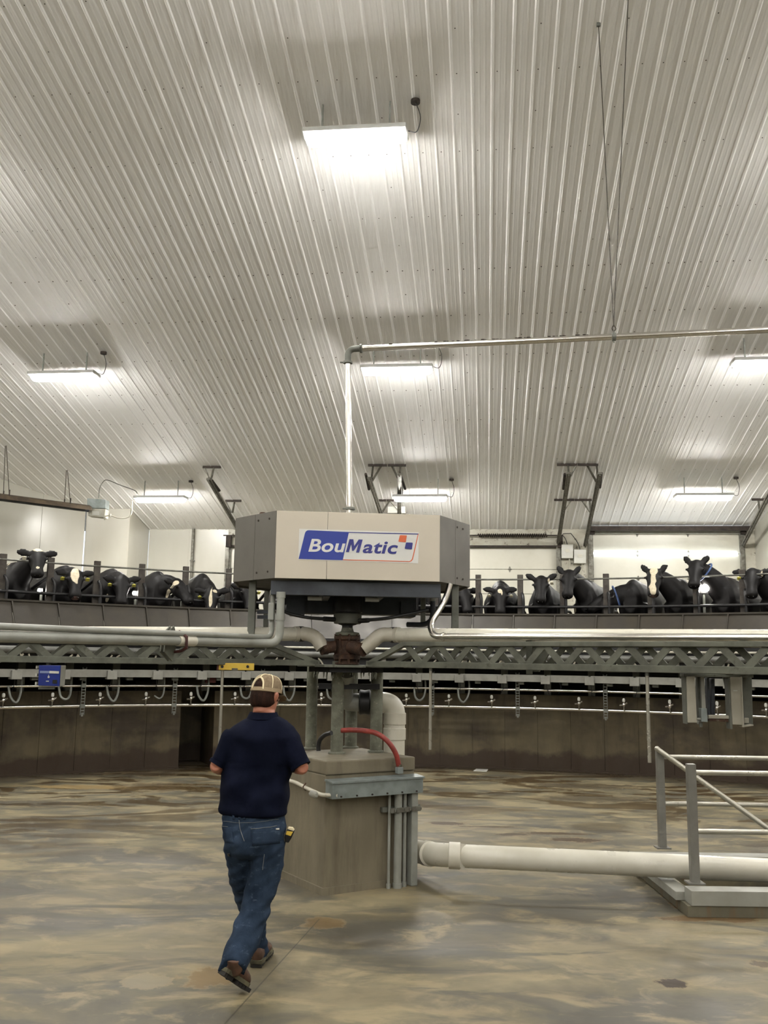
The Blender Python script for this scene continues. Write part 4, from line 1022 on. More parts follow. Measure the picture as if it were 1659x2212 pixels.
for c, ax in ((V((vt_.x, vt_.y, zp - .135)), (0, 0, 1)), (corner + dirp * .13, dirp), (vb_ + V((0, 0, .005)), (0, 0, 1))):
    m = MB(); m.lathe([(.036, -.014), (.045, -.01), (.045, .01), (.036, .014)], c, ax, n=16)
    a_ = V(ax); s_ = a_.cross(V((0, 0, 1))) if abs(a_.z) < .5 else V((-1, 0, 0)); s_.normalize()
    m.tube([c + s_ * .03, c + s_ * .075], .008, 6); m.build('clamp', M['galv'], op, smooth=True)
m = MB(); rg = random.Random(9)
for k in range(60):
    t = .2 + (rg.random() ** 1.7) * 2.2; c = corner + dirp * t + V((0, 0, .03)); m.sphere(c + V((0, rg.uniform(-.01, .01), 0)), rg.uniform(.006, .014), 5, 3, (2, 1, .6))
m.build('crust_on_top', M['darkrust'], op, kind='stuff')
nrmO = V((-dirp.y, dirp.x, 0))
hk = onp(1326, 722, corner, nrmO); hk.z = zp
m = MB(); m.lathe([(.033, -.02), (.04, -.016), (.04, .016), (.033, .02)], hk, dirp, n=16); m.tube([hk + V((0, 0, -.055)), hk + V((0, 0, .06))], .008, 8); m.build('hanger_clamp', M['galv'], op, smooth=True)
m = MB(); m.tube(catmull([hk + V((0, 0, .05)), hk + V((.02, 0, .08)), hk + V((0, 0, .11)), hk + V((-.015, 0, .08)), hk + V((0, 0, .05))], 5), .005, 6); m.build('hanger_hook', M['darkrust'], op)
M['wire'] = simple('steel_wire', rgb(84, 76, 66), rgb(60, 54, 48), .5, .6, 20)
for (px, py, lb) in ((1293, 55, 'left strand of the wire pair holding the overhead pipe, ending at a ceiling hook'), (1357, -4, 'right strand of the wire pair holding the overhead pipe, leaving the picture top')):
    c = onceil(px, py, .03); wt = thing('hanger_wire', lb, 'wire', c, 'wires holding the overhead pipe')
    m = MB(); m.tube([hk + V((0, 0, .1)), (hk + V((0, 0, .1)) + c) / 2, c], .0045, 6); m.build('wire', M['wire'], wt)
    m = MB(); m.box(c + V((0, 0, .01)), (.04, .03, .04), -AZ); m.build('ceiling_hook', M['galv'], wt)

# ------------------------------------------------------------------ ceiling lamps
M['lens'] = emis('lit_lamp_lens', (1.0, 0.975, 0.925, 1), LAMP_STRENGTH)
M['lampbody'] = simple('lamp_housing', rgb(210, 210, 205), rgb(190, 190, 182), .45)
def lamp_mesh():
    root = thing('ceiling_lamp', 'long enclosed strip lamp', 'lamp', (0, 0, 0))
    X = V((1, 0, 0)); Z = V((0, 0, 1))
    m = MB()
    m.loft([(X * s - Z * .02, V((0, 1, 0)) * w_, Z * h, .8) for s, w_, h in ((-.58, .07, .04), (-.565, .10, .06), (-.53, .12, .07), (.53, .12, .07), (.565, .10, .06), (.58, .07, .04))], 14)
    b = m.build('lens', M['lens'], root, smooth=True)
    m = MB(); m.loft([(X * s + Z * .02, V((0, 1, 0)) * w_, Z * h, .4) for s, w_, h in ((-.615, .14, .02), (-.60, .17, .035), (.60, .17, .035), (.615, .14, .02))], 12); m.build('housing', M['lampbody'], root, smooth=True)
    for s in (-.4, .4):
        m = MB(); m.bar((s, 0, .07), (s, 0, .42), .02, .02); m.build('hanger', M['galv'], root)
    m = MB(); m.tube(catmull([V((.62, 0, .03)), V((.72, 0, .02)), V((.76, 0, .2)), V((.70, 0, .40))], 5), .006, 6); m.build('power_cord', M['cablack'], root)
    m = MB(); m.lathe([(.055, 0), (.055, .04)], (.70, 0, .38), n=12); m.build('outlet_box', M['darkrust'], root)
    return root
def copy_tree(o, parent=None):
    c = o.copy(); COL.objects.link(c); c.parent = parent
    WL[c.name] = WL.get(o.name, V((0, 0, 0))).copy()
    for ch in list(o.children): copy_tree(ch, c)
    return c
L0 = lamp_mesh(); used = False

vis = {(10.02, -1.5): 'big glowing strip lamp, topmost on the roof lining', (15.18, -7.38): 'left lamp of the middle row of strip lamps', (15.18, -1.48): 'middle-row strip lamp just right of the steel riser pipe',
       (15.18, 4.62): 'middle-row strip lamp cut by the right picture edge', (20.6, -7.46): 'far-row strip lamp at the left beside the heater box', (20.6, -1.45): 'far-row strip lamp just above the cabinet, between door tracks',
       (20.6, 4.72): 'far-row strip lamp at the right above the wide roll-up door'}
for v in (-11.0, -5.7, -.4, 4.9, 10.02, 15.18, 20.6):
    for ui, u in enumerate((-13.7, -7.6, -1.5, 4.7, 10.8)):
        if v > 20 and u < -12: continue
        lb = None
        for (vv, uu), s in vis.items():
            if vv == v and abs(uu - u) < .3: lb = s; u = uu
        o = L0 if not used else copy_tree(L0); used = True
        o.location = room(u, v, zc(v) - .44); o.rotation_euler = (0, 0, -AZ); WL[o.name] = o.location.copy()
        o['label'] = lb or 'strip lamp of the hall outside the picture'; o['group'] = 'strip lamps on the roof lining'

# ------------------------------------------------------------------ tube heater at left
ca, cb = onceil(13, 957), onceil(145, 1010)
ya, yb = ca.y, cb.y
ha, hb = at(13, 1079, ya), at(145, 1096, yb); dh = (hb - ha).normalized(); ha2 = ha - dh * 5; hb2 = onp(190, 1101, ha, V((-dh.y, dh.x, 0)))
heat = thing('tube_heater', 'long tube heater with a reflector hung on chains at the upper left', 'heater', hb2)
sd = V((dh.y, -dh.x, 0))
m = MB(); m.tube([ha2, hb2], .055, 12); m.build('burner_tube', M['bluegrey'], heat, smooth=True)
m = MB(); prof = [(-.17, -.03), (-.13, .06), (-.05, .10), (.05, .10), (.13, .06), (.17, -.03), (.16, -.03), (.125, .05), (.045, .088), (-.045, .088), (-.125, .05), (-.16, -.03)]
m.prism([ha2 + sd * a + V((0, 0, b)) for a, b in prof], hb2 - ha2); m.build('reflector', simple('brown_reflector', rgb(120, 104, 84), rgb(86, 74, 62), .5, .4, 6), heat)
hbx = thing('heater_burner_box', 'grey burner box at the end of the tube heater', 'heater', hb2)
def hbp(px, py, dy=0): return onp(px, py, hb2 + sd * 0 + V((0, dy, 0)), V((0, 1, 0)))
m = MB(); m.prism([hbp(188, 1076), hbp(228, 1079), hbp(228, 1098), hbp(188, 1098)], (0, .3, 0)); m.build('upper_casing', M['tray'], hbx, bevel=.01)
m = MB(); m.prism([hbp(190, 1098), hbp(228, 1099), hbp(226, 1118), hbp(190, 1114)], (0, .28, 0)); m.build('lower_casing', M['offwhite'], hbx, bevel=.01)
m = MB(); m.prism([hbp(199, 1104, -.01), hbp(214, 1105, -.01), hbp(214, 1113, -.01), hbp(199, 1112, -.01)], (0, .01, 0)); m.build('data_plate', M['white'], hbx)
m = MB(); m.tube(catmull([hbp(226, 1115), hbp(240, 1114), hbp(255, 1119), hbp(275, 1118), hbp(284, 1108), hbp(285, 1083)], 5), .014, 8); m.tube([hbp(226, 1108), hbp(226, 1123)], .02, 8); m.tube([hbp(238, 1110), hbp(238, 1117)], .025, 8); m.build('gas_hose', M['offwhite'], hbx, smooth=True)
q = hbp(213, 1076)
m = MB(); m.tube(catmull([q, hbp(215, 1056), hbp(222, 1042), hbp(232, 1037), hbp(260, 1048), hbp(290, 1059), hbp(297, 1066)], 6), .011, 8); m.build('power_conduit', M['galv'], hbx, smooth=True)
for (c, h, lb) in ((ca - V((0, 0, .06)), ha, 'chain pair hanging the tube heater at the picture left edge'), (cb - V((0, 0, .06)), hb, 'chain pair hanging the tube heater near its burner box')):
    t = thing('heater_chain', lb, 'chain', c, 'chains of the tube heater')
    for k in (-1, 1):
        m = MB(); m.tube([c + sd * .02 * k, h + sd * .12 * k + V((0, 0, .08))], .008, 6); m.build('chain', M['wire'], t)
        m = MB(); m.tube([h + sd * .12 * k + V((0, 0, .06)), h + sd * .12 * k + V((0, 0, .2))], .014, 6); m.build('turnbuckle', M['darkrust'], t)

# ------------------------------------------------------------------ overhead door tracks with their brackets
def dtrack(label, wall, top, bars, struts, bump, pts2=None):
    p0 = onp(*wall, PP - AV * .12, AV); p1 = onceil(*top, .3)
    t = thing('door_track', label, 'track', p0)
    m = MB(); m.bar(p0, p1, .09, .05); m.bar(p0 + V((0, 0, -.04)), p1 + V((0, 0, -.04)), .03, .04); m.build('rail', M['hinge'], t)
    for (a, b) in bars: m = MB(); m.bar(onceil(*a, .03), onceil(*b, .03), .04, .05); m.build('ceiling_angle', M['darkrust'], t)
    for (a, b) in struts: m = MB(); m.bar(onceil(*a, .03), onceil(*b, .3), .04, .025); m.build('strut', M['hinge'], t)
    if bump: m = MB(); m.tube([onceil(*bump[0], .25), onceil(*bump[1], .25)], .03, 8); m.build('spring_bumper', M['darkrust'], t)
dtrack('right track of the middle roll-up door, with braces to the roof', (1206, 1172), (1229, 1022), [((1203, 1004), (1247, 1004)), ((1197, 1080), (1240, 1080))], [((1227, 1004), (1229, 1030)), ((1246, 1004), (1229, 1034)), ((1234, 1081), (1218, 1105))], ((1220, 1024), (1217, 1056)))
dtrack('left track of the wide right roll-up door, with braces to the roof', (1264, 1178), (1296, 1022), [((1248, 1004), (1292, 1004)), ((1241, 1080), (1278, 1080))], [((1268, 1004), (1290, 1044)), ((1289, 1004), (1292, 1044)), ((1257, 1081), (1276, 1108)), ((1274, 1081), (1276, 1108))], ((1299, 1022), (1296, 1053)))
dtrack('left track of the middle roll-up door, above the cabinet', (862, 1178), (863, 1024), [((838, 1005), (877, 1005)), ((835, 1081), (868, 1081))], [((846, 1005), (862, 1038)), ((865, 1005), (863, 1036)), ((842, 1081), (866, 1108))], ((864, 1022), (875, 1056)))
dtrack('right track of the left roll-up door, above the cabinet', (846, 1178), (797, 1032), [((795, 1005), (836, 1005)), ((812, 1081), (834, 1081))], [((806, 1005), (801, 1048)), ((824, 1005), (801, 1044)), ((842, 1081), (822, 1112))], ((790, 1024), (797, 1057)))
dtrack('left track of the left roll-up door, beside the cabinet', (524, 1160), (450, 1034), [((438, 1009), (477, 1009)), ((487, 1082), (521, 1082))], [((443, 1009), (453, 1036)), ((462, 1009), (456, 1036)), ((488, 1082), (500, 1108)), ((507, 1082), (502, 1108))], ((458, 1038), (474, 1060)))
dtrack('right track of the wide right roll-up door at the picture edge', (1606, 1176), (1690, 1012), [((1624, 1079), (1685, 1079))], [((1638, 1079), (1642, 1112)), ((1662, 1079), (1642, 1108))], None)
ob = thing('opener_box', 'small white box above the cabinet roof under the roof lining', 'box', onceil(857, 1105, .2))
c = onceil(857, 1103, .2); m = MB(); m.box(c, (.42, .2, .16), -AZ); m.build('box_body', M['white'], ob, bevel=.01)
m = MB(); m.box(c + V((0, 0, -.07)), (.44, .22, .02), -AZ); m.build('box_base', M['offwhite'], ob)
# control boxes on the pier
for (x0, y0, x1, y1, lb) in ((1213, 1176, 1238, 1206, 'upper left of two white switch boxes on the pier between the doors'), (1240, 1187, 1266, 1217, 'lower right of two white switch boxes on the pier between the doors')):
    def wp(px, py, d=.1): return onp(px, py, PP - AV * d, AV)
    t = thing('switch_box', lb, 'box', wp(x0, y1), 'switch boxes on the pier')
    m = MB(); m.prism([wp(x0, y0, .16), wp(x1, y0, .16), wp(x1, y1, .16), wp(x0, y1, .16)], AV * .13); m.build('casing', M['white'], t, bevel=.012)
    cx_ = (x0 + x1) / 2; m = MB(); m.prism([wp(cx_ - 4, y0 + 10, .17), wp(cx_ + 5, y0 + 10, .17), wp(cx_ + 5, y0 + 17, .17), wp(cx_ - 4, y0 + 17, .17)], AV * .01); m.build('button_plate', M['doorp'], t)
    m = MB(); m.tube(catmull([wp(cx_ + 4, y1), wp(cx_ + 5, y1 + 12), wp(cx_ + 2, y1 + 24), wp(cx_ + 5, y1 + 38)], 5), .014, 6); m.build('conduit', M['offwhite'], t)
    m = MB(); m.tube(catmull([wp(cx_, y0), wp(cx_ - 4, y0 - 12), wp(cx_ - 10, y0 - 22), wp(1233, 1152)], 5), .01, 6); m.build('cable', M['cablack'], t)
def wpp(px, py, d=.1): return onp(px, py, PP - AV * d, AV)
pl_ = thing('wall_conduit', 'thin grey conduit running down the white far wall left of the cabinet', 'pipe', wpp(416, 1240))
a = wpp(418, 1142); m = MB(); m.tube([V((a.x, a.y, 2.0)), a], .035, 10); m.build('conduit', M['hinge'], pl_, smooth=True)
for z in (3.2, 4.4): m = MB(); m.box(V((a.x, a.y + .03, z)), (.12, .06, .03)); m.build('clip', M['galv'], pl_)
# low lamps shining through between the cows
M['glow'] = emis('lit_flood_lens', (1.0, 0.96, 0.88, 1), 14.0)
def onring(px, py, r):
    d = ray(px, py); d = d / math.hypot(d.x, d.y); b_ = -RC.x * d.x - RC.y * d.y; t = -b_ + math.sqrt(b_ * b_ - (RC.x ** 2 + RC.y ** 2 - r * r)); return EYE + d * t
for (px, py, r, lb) in ((85, 1275, .05, 'small bright lamp low behind the two leftmost cows'), (290, 1281, .055, 'small bright lamp low between the third and fourth cow from left'), (391, 1284, .05, 'small bright lamp low between the fourth and fifth cow from left'),
                        (1313, 1306, .045, 'small bright lamp low behind the cows under the switch boxes'), (1524, 1270, .11, 'bright flood lamp glaring beside the raised black head at right')):
    p = onring(px, py, 9.98); r *= .62; t = thing('flood_lamp', lb, 'lamp', V((p.x, p.y, 2.0)), 'low lamps behind the cows')
    m = MB(); m.sphere(p, r, 12, 8, (1, .5, 1)); m.build('lens', M['glow'], t, smooth=True)
    m = MB(); m.box(p + V((0, .09, 0)), (r * 2.6, .08, r * 2.6)); m.build('lamp_body', M['dark'], t)
    m = MB(); m.tube([V((p.x, p.y + .1, 2.0)), V((p.x, p.y + .1, p.z))], .025, 8); m.build('lamp_post', M['galv'], t)

# ------------------------------------------------------------------ hung enclosures at right
Ye = 6.55
enc = thing('hung_enclosure', 'pair of tall grey enclosures joined by bars, hanging under the right truss', 'enclosure', at(1550, 1460, Ye))
def ep(px, py, dy=0): return at(px, py, Ye + dy)
def eq(name, q, depth, mat, dy=0, bevel=.003):
    m = MB(); m.prism([ep(x, y, dy) for x, y in q], (0, depth, 0)); return m.build(name, mat, enc, bevel=bevel)
M['warmgrey'] = simple('warm_grey_enclosure', rgb(196, 191, 174), rgb(182, 177, 160), .5, 0, 4, dirt=(rgb(92, 84, 68), 0.7))
eq('tall_housing', [(1483, 1461), (1501, 1460), (1506, 1561), (1486, 1561)], .10, M['warmgrey'])
eq('side_angle', [(1479, 1462), (1483, 1462), (1486, 1564), (1483, 1564)], .08, M['steelpaint'], .01)
eq('guide_bar', [(1507, 1462), (1512, 1462), (1514, 1552), (1508, 1552)], .05, M['steelpaint'], .08)
eq('guide_tube', [(1514, 1461), (1521, 1461), (1525, 1530), (1516, 1530)], .03, M['box'], .04)
eq('valve_block', [(1515, 1530), (1527, 1530), (1529, 1560), (1515, 1559)], .06, M['tray'], .02)
eq('guide_bar', [(1527, 1464), (1532, 1464), (1535, 1545), (1530, 1545)], .05, M['bluegrey'], .1)
eq('guide_bar', [(1537, 1466), (1544, 1466), (1545, 1544), (1537, 1544)], .05, M['bluegrey'], .1)
eq('joining_bar', [(1531, 1545), (1577, 1546), (1577, 1553), (1531, 1552)], .04, M['warmgrey'], .03)
eq('joining_bar', [(1531, 1553), (1577, 1553), (1577, 1560), (1531, 1558)], .05, M['rust'], .04)
eq('lower_bar', [(1506, 1551), (1516, 1551), (1516, 1555), (1506, 1555)], .04, M['box'], .03)
eq('hook_tab', [(1511, 1560), (1518, 1560), (1518, 1571), (1512, 1571)], .02, M['steelpaint'], .05)
eq('tall_housing', [(1577, 1461), (1601, 1462), (1603, 1566), (1583, 1565)], .10, M['warmgrey'])
eq('side_angle', [(1573, 1461), (1577, 1461), (1583, 1575), (1578, 1575)], .08, M['steelpaint'], .01)
eq('side_angle', [(1601, 1462), (1603, 1462), (1608, 1571), (1604, 1571)], .08, M['warmgrey'], -.01)
eq('deep_side_plate', [(1604, 1462), (1624, 1464), (1627, 1566), (1609, 1569)], .02, M['steelpaint'], .1)
eq('small_shelf', [(1605, 1568), (1628, 1565), (1628, 1568), (1606, 1571)], .06, M['warmgrey'], .02)
eq('latch', [(1610, 1551), (1618, 1551), (1618, 1562), (1610, 1562)], .02, M['offwhite'], .07)
eq('hanger_plate', [(1562, 1462), (1576, 1462), (1576, 1492), (1568, 1488)], .02, M['steelpaint'], .1)
eq('white_mark', [(1584, 1491), (1593, 1491), (1593, 1493), (1584, 1493)], .002, M['white'], -.003, 0)
eq('top_bar', [(1478, 1455), (1628, 1458), (1628, 1464), (1478, 1462)], .1, M['truss'], .0)

# ------------------------------------------------------------------ floor pipe, curb, stair rail
fp_ = thing('floor_drain_pipe', 'fat cream plastic pipe lying above the floor from the pedestal to the right', 'pipe', at(950, 1850, 8.3))
a = at(880, 1836, 8.95); b = at(938, 1846, 8.42); c = at(1000, 1849, 8.22); d = at(1659, 1880, 7.98); dd = (d - c).normalized(); dfar = c + dd * 5.2
m = MB(); m.tube(rnd([a, b + V((.02, 0, 0)), c], .12, 6), .098, 24); m.build('elbow', M['pvc'], fp_, smooth=True)
m = MB(); m.tube([b + (c - b) * .5] + [c + dd * k for k in (.3, 1, 2, 3, 4, 5.2)], .094, 24); m.build('main_pipe', M['pvc'], fp_, smooth=True)
m = MB(); m.lathe([(.098, -.05), (.108, -.046), (.108, .046), (.098, .05)], c + dd * -.07, dd, n=24); m.build('coupling', M['pvc'], fp_, smooth=True)
m = MB(); e_ = (b - a).normalized(); m.lathe([(.098, -.045), (.106, -.042), (.106, .042), (.098, .045)], b - e_ * .12, e_, n=24); m.build('coupling', M['pvc'], fp_, smooth=True)
cur = thing('stair_curb', 'low concrete curb capped with grey steel channel round the stair opening', 'curb', (2.5, 8.2, 0))
cx0, cy0, cx1, cy1 = 2.36, 7.50, 5.75, 8.97
def cbox(name, x0, x1, y0, y1, z0, z1, mat, bev=.004):
    m = MB(); m.hexa([(x0, y0, z0), (x1, y0, z0), (x1, y1, z0), (x0, y1, z0), (x0, y0, z1), (x1, y0, z1), (x1, y1, z1), (x0, y1, z1)]); return m.build(name, mat, cur, bevel=bev)
cbox('front_kerb', cx0, cx1, cy0, 7.75, 0, .085, M['curb']); cbox('rear_kerb', cx0, cx1, 8.72, cy1, 0, .085, M['curb']); cbox('left_kerb', cx0, 2.55, 7.75, 8.72, 0, .085, M['curb'])
cbox('front_channel', cx0 + .03, cx1, cy0 - .01, 7.66, .085, .195, M['box']); cbox('rear_channel', cx0 - .05, cx1, 8.80, cy1 + .01, .085, .195, M['box']); cbox('left_channel', cx0 - .04, 2.44, 7.66, 8.80, .085, .15, M['box'])
m = MB(); m.prism([(cx0 - .05, 8.85, .195), (cx0 - .05, 9.0, .195), (cx0 - .05, 9.0, .085), (cx0 - .05, 8.7, .085)], (-.012, 0, 0)); m.build('corner_plate', M['steelpaint'], cur)
sr = thing('stair_railing', 'grey steel guard rail round the stair opening with square posts and round bars', 'railing', (2.5, 8.9, .195))
def pst(px, py0, py1, zb, w_=.068):
    p = atz(px, py0, zb); tpt = at(px, py1, p.y); m = MB()
    m.hexa([(p.x + a * w_ / 2, p.y + b * w_ / 2, z) for z in (zb, tpt.z) for a, b in ((-1, -1), (1, -1), (1, 1), (-1, 1))]); m.build('post', M['galvg'], sr, bevel=.006)
    m = MB(); m.box((p.x, p.y, zb + .006), (.13, .13, .012)); m.build('base_plate', M['galvg'], sr)
    return V((p.x, p.y, tpt.z))
M['galvg'] = simple('grey_rail_steel', rgb(158, 156, 148), rgb(138, 136, 128), .42, .2, 5)
tr_ = pst(1431, 1832, 1622, .195); tf_ = pst(1501, 1908, 1650, .195)
print('rail posts', tr_, tf_)
for X_ in (5.3,):
    for Y_, z in ((tr_.y, tr_.z), (tf_.y, tf_.z)):
        m = MB(); m.hexa([(X_ + a * .034, Y_ + b * .034, q) for q in (.195, z) for a, b in ((-1, -1), (1, -1), (1, 1), (-1, 1))]); m.build('post', M['galvg'], sr)
def rl(p, py, px=1440):
    z = at(px, py, p.y).z; m = MB(); m.tube([(p.x, p.y, z), (5.3, p.y, z)], .021, 12); m.build('rail_bar', M['bar'], sr, smooth=True)
rl(tr_, 1635); rl(tr_, 1736); rl(tf_, 1669, 1510); rl(tf_, 1796, 1510)
hr = thing('stair_handrail', 'sloping grey handrail tube dropping into the stair opening', 'handrail', tr_)
e0 = tr_ + V((-.02, -.06, .01)); e1 = at(1659, 1790, 8.72); ee = (e1 - e0)
m = MB(); m.tube([e0 - ee * .02, e0 + ee * .5, e0 + ee, e0 + ee * 1.9], .023, 12); m.build('handrail_tube', M['bar'], hr, smooth=True)
m = MB(); m.sphere(e0 - ee * .02, .026, 10, 6); m.build('end_cap', M['bar'], hr, smooth=True)
ps = thing('paper_sheet', 'small white sheet lying on the floor near the ring wall', 'paper', atz(1038, 1664, 0))
m = MB(); q = [atz(1022, 1666, 0), atz(1051, 1667.5, 0), atz(1055, 1662, 0), atz(1029, 1661, 0)]; m.prism([p + V((0, 0, .001)) for p in q], (0, 0, .004)); sh_ = m.build('sheet', M['white'], ps)
# ------------------------------------------------------------------ cows
DIM = 1.0
def cow_mat():
    n = NT('black_and_white_hide')
    a = n.n('ShaderNodeAttribute', attribute_name='white'); p = n.n('ShaderNodeAttribute', attribute_name='pink')
    f = n.noise(n.world(), 26, 4, 0.7)
    blk = n.ramp(f, [(0.3, rgb(7, 6, 7)), (0.7, rgb(16, 13, 13))]); wht = n.ramp(f, [(0.3, rgb(206, 196, 172)), (0.75, rgb(170, 158, 134))])
    k = n.ramp(n.math('ADD', a.outputs['Fac'], n.math('MULTIPLY', n.math('SUBTRACT', f, 0.5), 0.35)), [(0.44, 0.0), (0.56, 1.0)])
    col = n.mix(k, blk, wht); col = n.mix(p.outputs['Fac'], col, rgb(104, 84, 78))
    n.base(col); n.rough(0.55); n.bump(n.noise(n.world(), 70, 3), 0.25, 0.003)
    n.b.inputs['Specular IOR Level'].default_value = 0.25
    return n.m
M['hide'] = cow_mat(); M['eye'] = simple('dark_eye', rgb(14, 12, 12), None, .1); M['ytag'] = simple('yellow_ear_tag', rgb(214, 208, 96), rgb(196, 190, 80), .5); M['wtag'] = simple('white_ear_tag', rgb(226, 220, 198), None, .5)
M['hoof'] = simple('hoof_horn', rgb(74, 64, 52), rgb(56, 48, 40), .6); M['collar'] = simple('blue_collar', rgb(60, 84, 130), rgb(50, 70, 110), .6)
DECK = 1.98
def make_cow(label, ang, r0, head, yaw, pitch, patches=(), pink=(), tags=(), turn=0.0, ear=0.0, tagmat='ytag', size=1.0, collar=False, group='cows standing on the turning platform', side=0.0):
    """head: poll position in cow coordinates (x across, y towards the tail, z up). pitch: nose-down angle in degrees, yaw in degrees"""
    X = V((1, 0, 0)); Y = V((0, 1, 0)); Z = V((0, 0, 1))
    m = MB()
    B = [(2.02, 1.20, .07, .10), (1.95, 1.17, .19, .22), (1.78, 1.12, .27, .31), (1.5, 1.06, .29, .37), (1.2, 1.0, .35, .42), (.9, .98, .37, .44), (.6, 1.0, .33, .43), (.35, 1.04, .27, .42), (.15, 1.06, .235, .40), (.0, 1.05, .19, .33), (-.1, 1.04, .12, .22)]
    m.loft([(Y * y + Z * z, X * a, Z * b, 1.12 if y < 1.0 else 1.0) for y, z, a, b in B], 20)
    P = V(head); _b = ring(9.9, ang, 0); yaw = yaw - (math.degrees(math.atan2(_b.x, _b.y)) - ang) * .9 + turn
    ya, pi_ = math.radians(yaw), math.radians(pitch)
    f = V((math.sin(ya) * math.cos(pi_), -math.cos(ya) * math.cos(pi_), -math.sin(pi_)))     # nose direction
    rt = f.cross(Z); rt = V((rt.x, rt.y, 0)).normalized() if rt.length > .05 else V((-math.cos(ya), -math.sin(ya), 0))
    up = rt.cross(f).normalized()
    # neck
    nb = V((0, .12, 1.12)); q = P + f * .05 - up * .09; mid = (nb + q) / 2 + V((0, -.02, .04))
    pth = catmull([V((0, .34, 1.05)), nb, mid, q], 3); N = len(pth)
    secs_ = []
    for i, p in enumerate(pth):
        t = i / (N - 1); d = (pth[min(i + 1, N - 1)] - pth[max(i - 1, 0)]).normalized(); s_ = d.cross(Z)
        s_ = s_.normalized() if s_.length > .2 else X; u_ = s_.cross(d).normalized()
        w_ = .21 * (1 - t) + .105 * t; h = .33 * (1 - t) + .135 * t
        secs_.append((p, s_ * w_, u_ * h, 1.05))
    m.loft(secs_, 16)
    # head
    H = [(-.04, .065, .07, -.05), (.01, .11, .11, -.06), (.09, .135, .14, -.07), (.18, .138, .14, -.075), (.26, .115, .125, -.07), (.34, .094, .105, -.065), (.41, .094, .094, -.065), (.47, .108, .094, -.07), (.52, .10, .08, -.072), (.545, .066, .05, -.075)]
    m.loft([(P + f * a + up * d, rt * b, up * c) for a, b, c, d in H], 18)
    for s in (-1, 1):   # ears
        b0 = P + f * .05 + rt * (.10 * s) + up * (-.03)
        dr = (rt * s + Z * (ear + .0) - f * .15).normalized(); th = dr.cross(f).normalized()
        ek = .78 if ear > .8 else .92
        wv_ = (Z - dr * Z.dot(dr)); wv_ = (wv_.normalized() if wv_.length > .35 else rt) ; ff = dr.cross(wv_).normalized()
        m.loft([(b0, wv_ * .035, ff * .03), (b0 + dr * (.05 * ek), wv_ * (.055 * (.5 + .5 * ek)), ff * .024), (b0 + dr * (.12 * ek), wv_ * (.078 * (.5 + .5 * ek)), ff * .020), (b0 + dr * (.19 * ek), wv_ * (.066 * (.5 + .5 * ek)), ff * .017), (b0 + dr * (.245 * ek), wv_ * (.028 * (.5 + .5 * ek)), ff * .012)], 10)
        m.sphere(P + f * .185 + rt * (.13 * s) + up * .0, .030, 8, 6)
    for s in (-1, 1):   # legs
        m.loft([(V((.17 * s, .16, z)), X * a, Y * b) for z, a, b in ((1.0, .11, .17), (.78, .085, .12), (.6, .06, .075), (.47, .058, .06), (.3, .038, .042), (.14, .042, .046), (.07, .055, .06), (.0, .06, .07))], 12)
        m.loft([(V((.2 * s, y, z)), X * a, Y * b) for y, z, a, b in ((1.72, 1.05, .13, .24), (1.62, .82, .10, .18), (1.72, .62, .07, .10), (1.86, .5, .055, .075), (1.84, .34, .042, .05), (1.80, .16, .045, .05), (1.78, .07, .055, .062), (1.78, .0, .06, .075))], 12)
    m.loft([(V((0, y, z)), X * a, Y * b) for y, z, a, b in ((1.55, .9, .16, .2), (1.55, .7, .17, .18), (1.56, .56, .10, .10))], 12)
    m.tube(catmull([V((0, 2.0, 1.3)), V((0, 2.1, 1.2)), V((0, 2.12, .9)), V((0, 2.1, .55))], 4), .022, 8, rr=None)
    m.sphere(V((0, 2.1, .5)), .045, 8, 6, (1, 1, 2.2))
    me = remeshed(m, 0.023, 2)
    # colour patches
    wv = []; pv = []
    for v in me.vertices:
        c = v.co; r = c - P; h = V((r.dot(rt), r.dot(f), r.dot(up))); w_ = 0.0; pk = 0.0
        onhead = -.1 < h.y < .6 and abs(h.x) < .17 and abs(h.z + .06) < .17
        for (fr, cc, rad) in patches:
            if fr == 'h':
                if not onhead: continue
                d = h - V(cc)
            else: d = c - V(cc)
            k = (d.x / rad[0]) ** 2 + (d.y / rad[1]) ** 2 + (d.z / rad[2]) ** 2
            k *= 1 + .9 * noise.noise(V((c.x * 9 + ang, c.y * 9, c.z * 9))); w_ = max(w_, 1.0 - 0.5 * k)
        for (cc, rad) in pink:
            d = h - V(cc); k = (d.x / rad[0]) ** 2 + (d.y / rad[1]) ** 2 + (d.z / rad[2]) ** 2; pk = max(pk, 1.0 if k < 1 else 0.0)
        wv.append(max(0, min(1, w_))); pv.append(pk)
    for nm, vals in (('white', wv), ('pink', pv)):
        at_ = me.attributes.new(nm, 'FLOAT', 'POINT'); at_.data.foreach_set('value', vals)
    base = ring(r0 - .12, ang, DECK) + V((math.cos(math.radians(ang)), -math.sin(math.radians(ang)), 0)) * side
    Rm = Matrix.Rotation(-math.radians(ang + turn), 4, 'Z')
    root = thing('cow', label, 'cow', base, group)
    root.rotation_euler = (0, 0, -math.radians(ang + turn)); root.scale = (size,) * 3; WL[root.name] = V((0, 0, 0))
    me.shade_smooth(); me.name = 'cow_body'
    o = link_mesh('body', me, M['hide'], root, (0, 0, 0))
    for s in (-1, 1):
        e = MB(); e.sphere(P + f * .185 + rt * (.146 * s) + up * .0, .020, 8, 6); e.build('eye', M['eye'], root, smooth=True)
        e = MB(); e.sphere(P + f * .548 + rt * (.036 * s) + up * (-.045), .014, 8, 5); e.build('nostril', M['eye'], root, smooth=True)
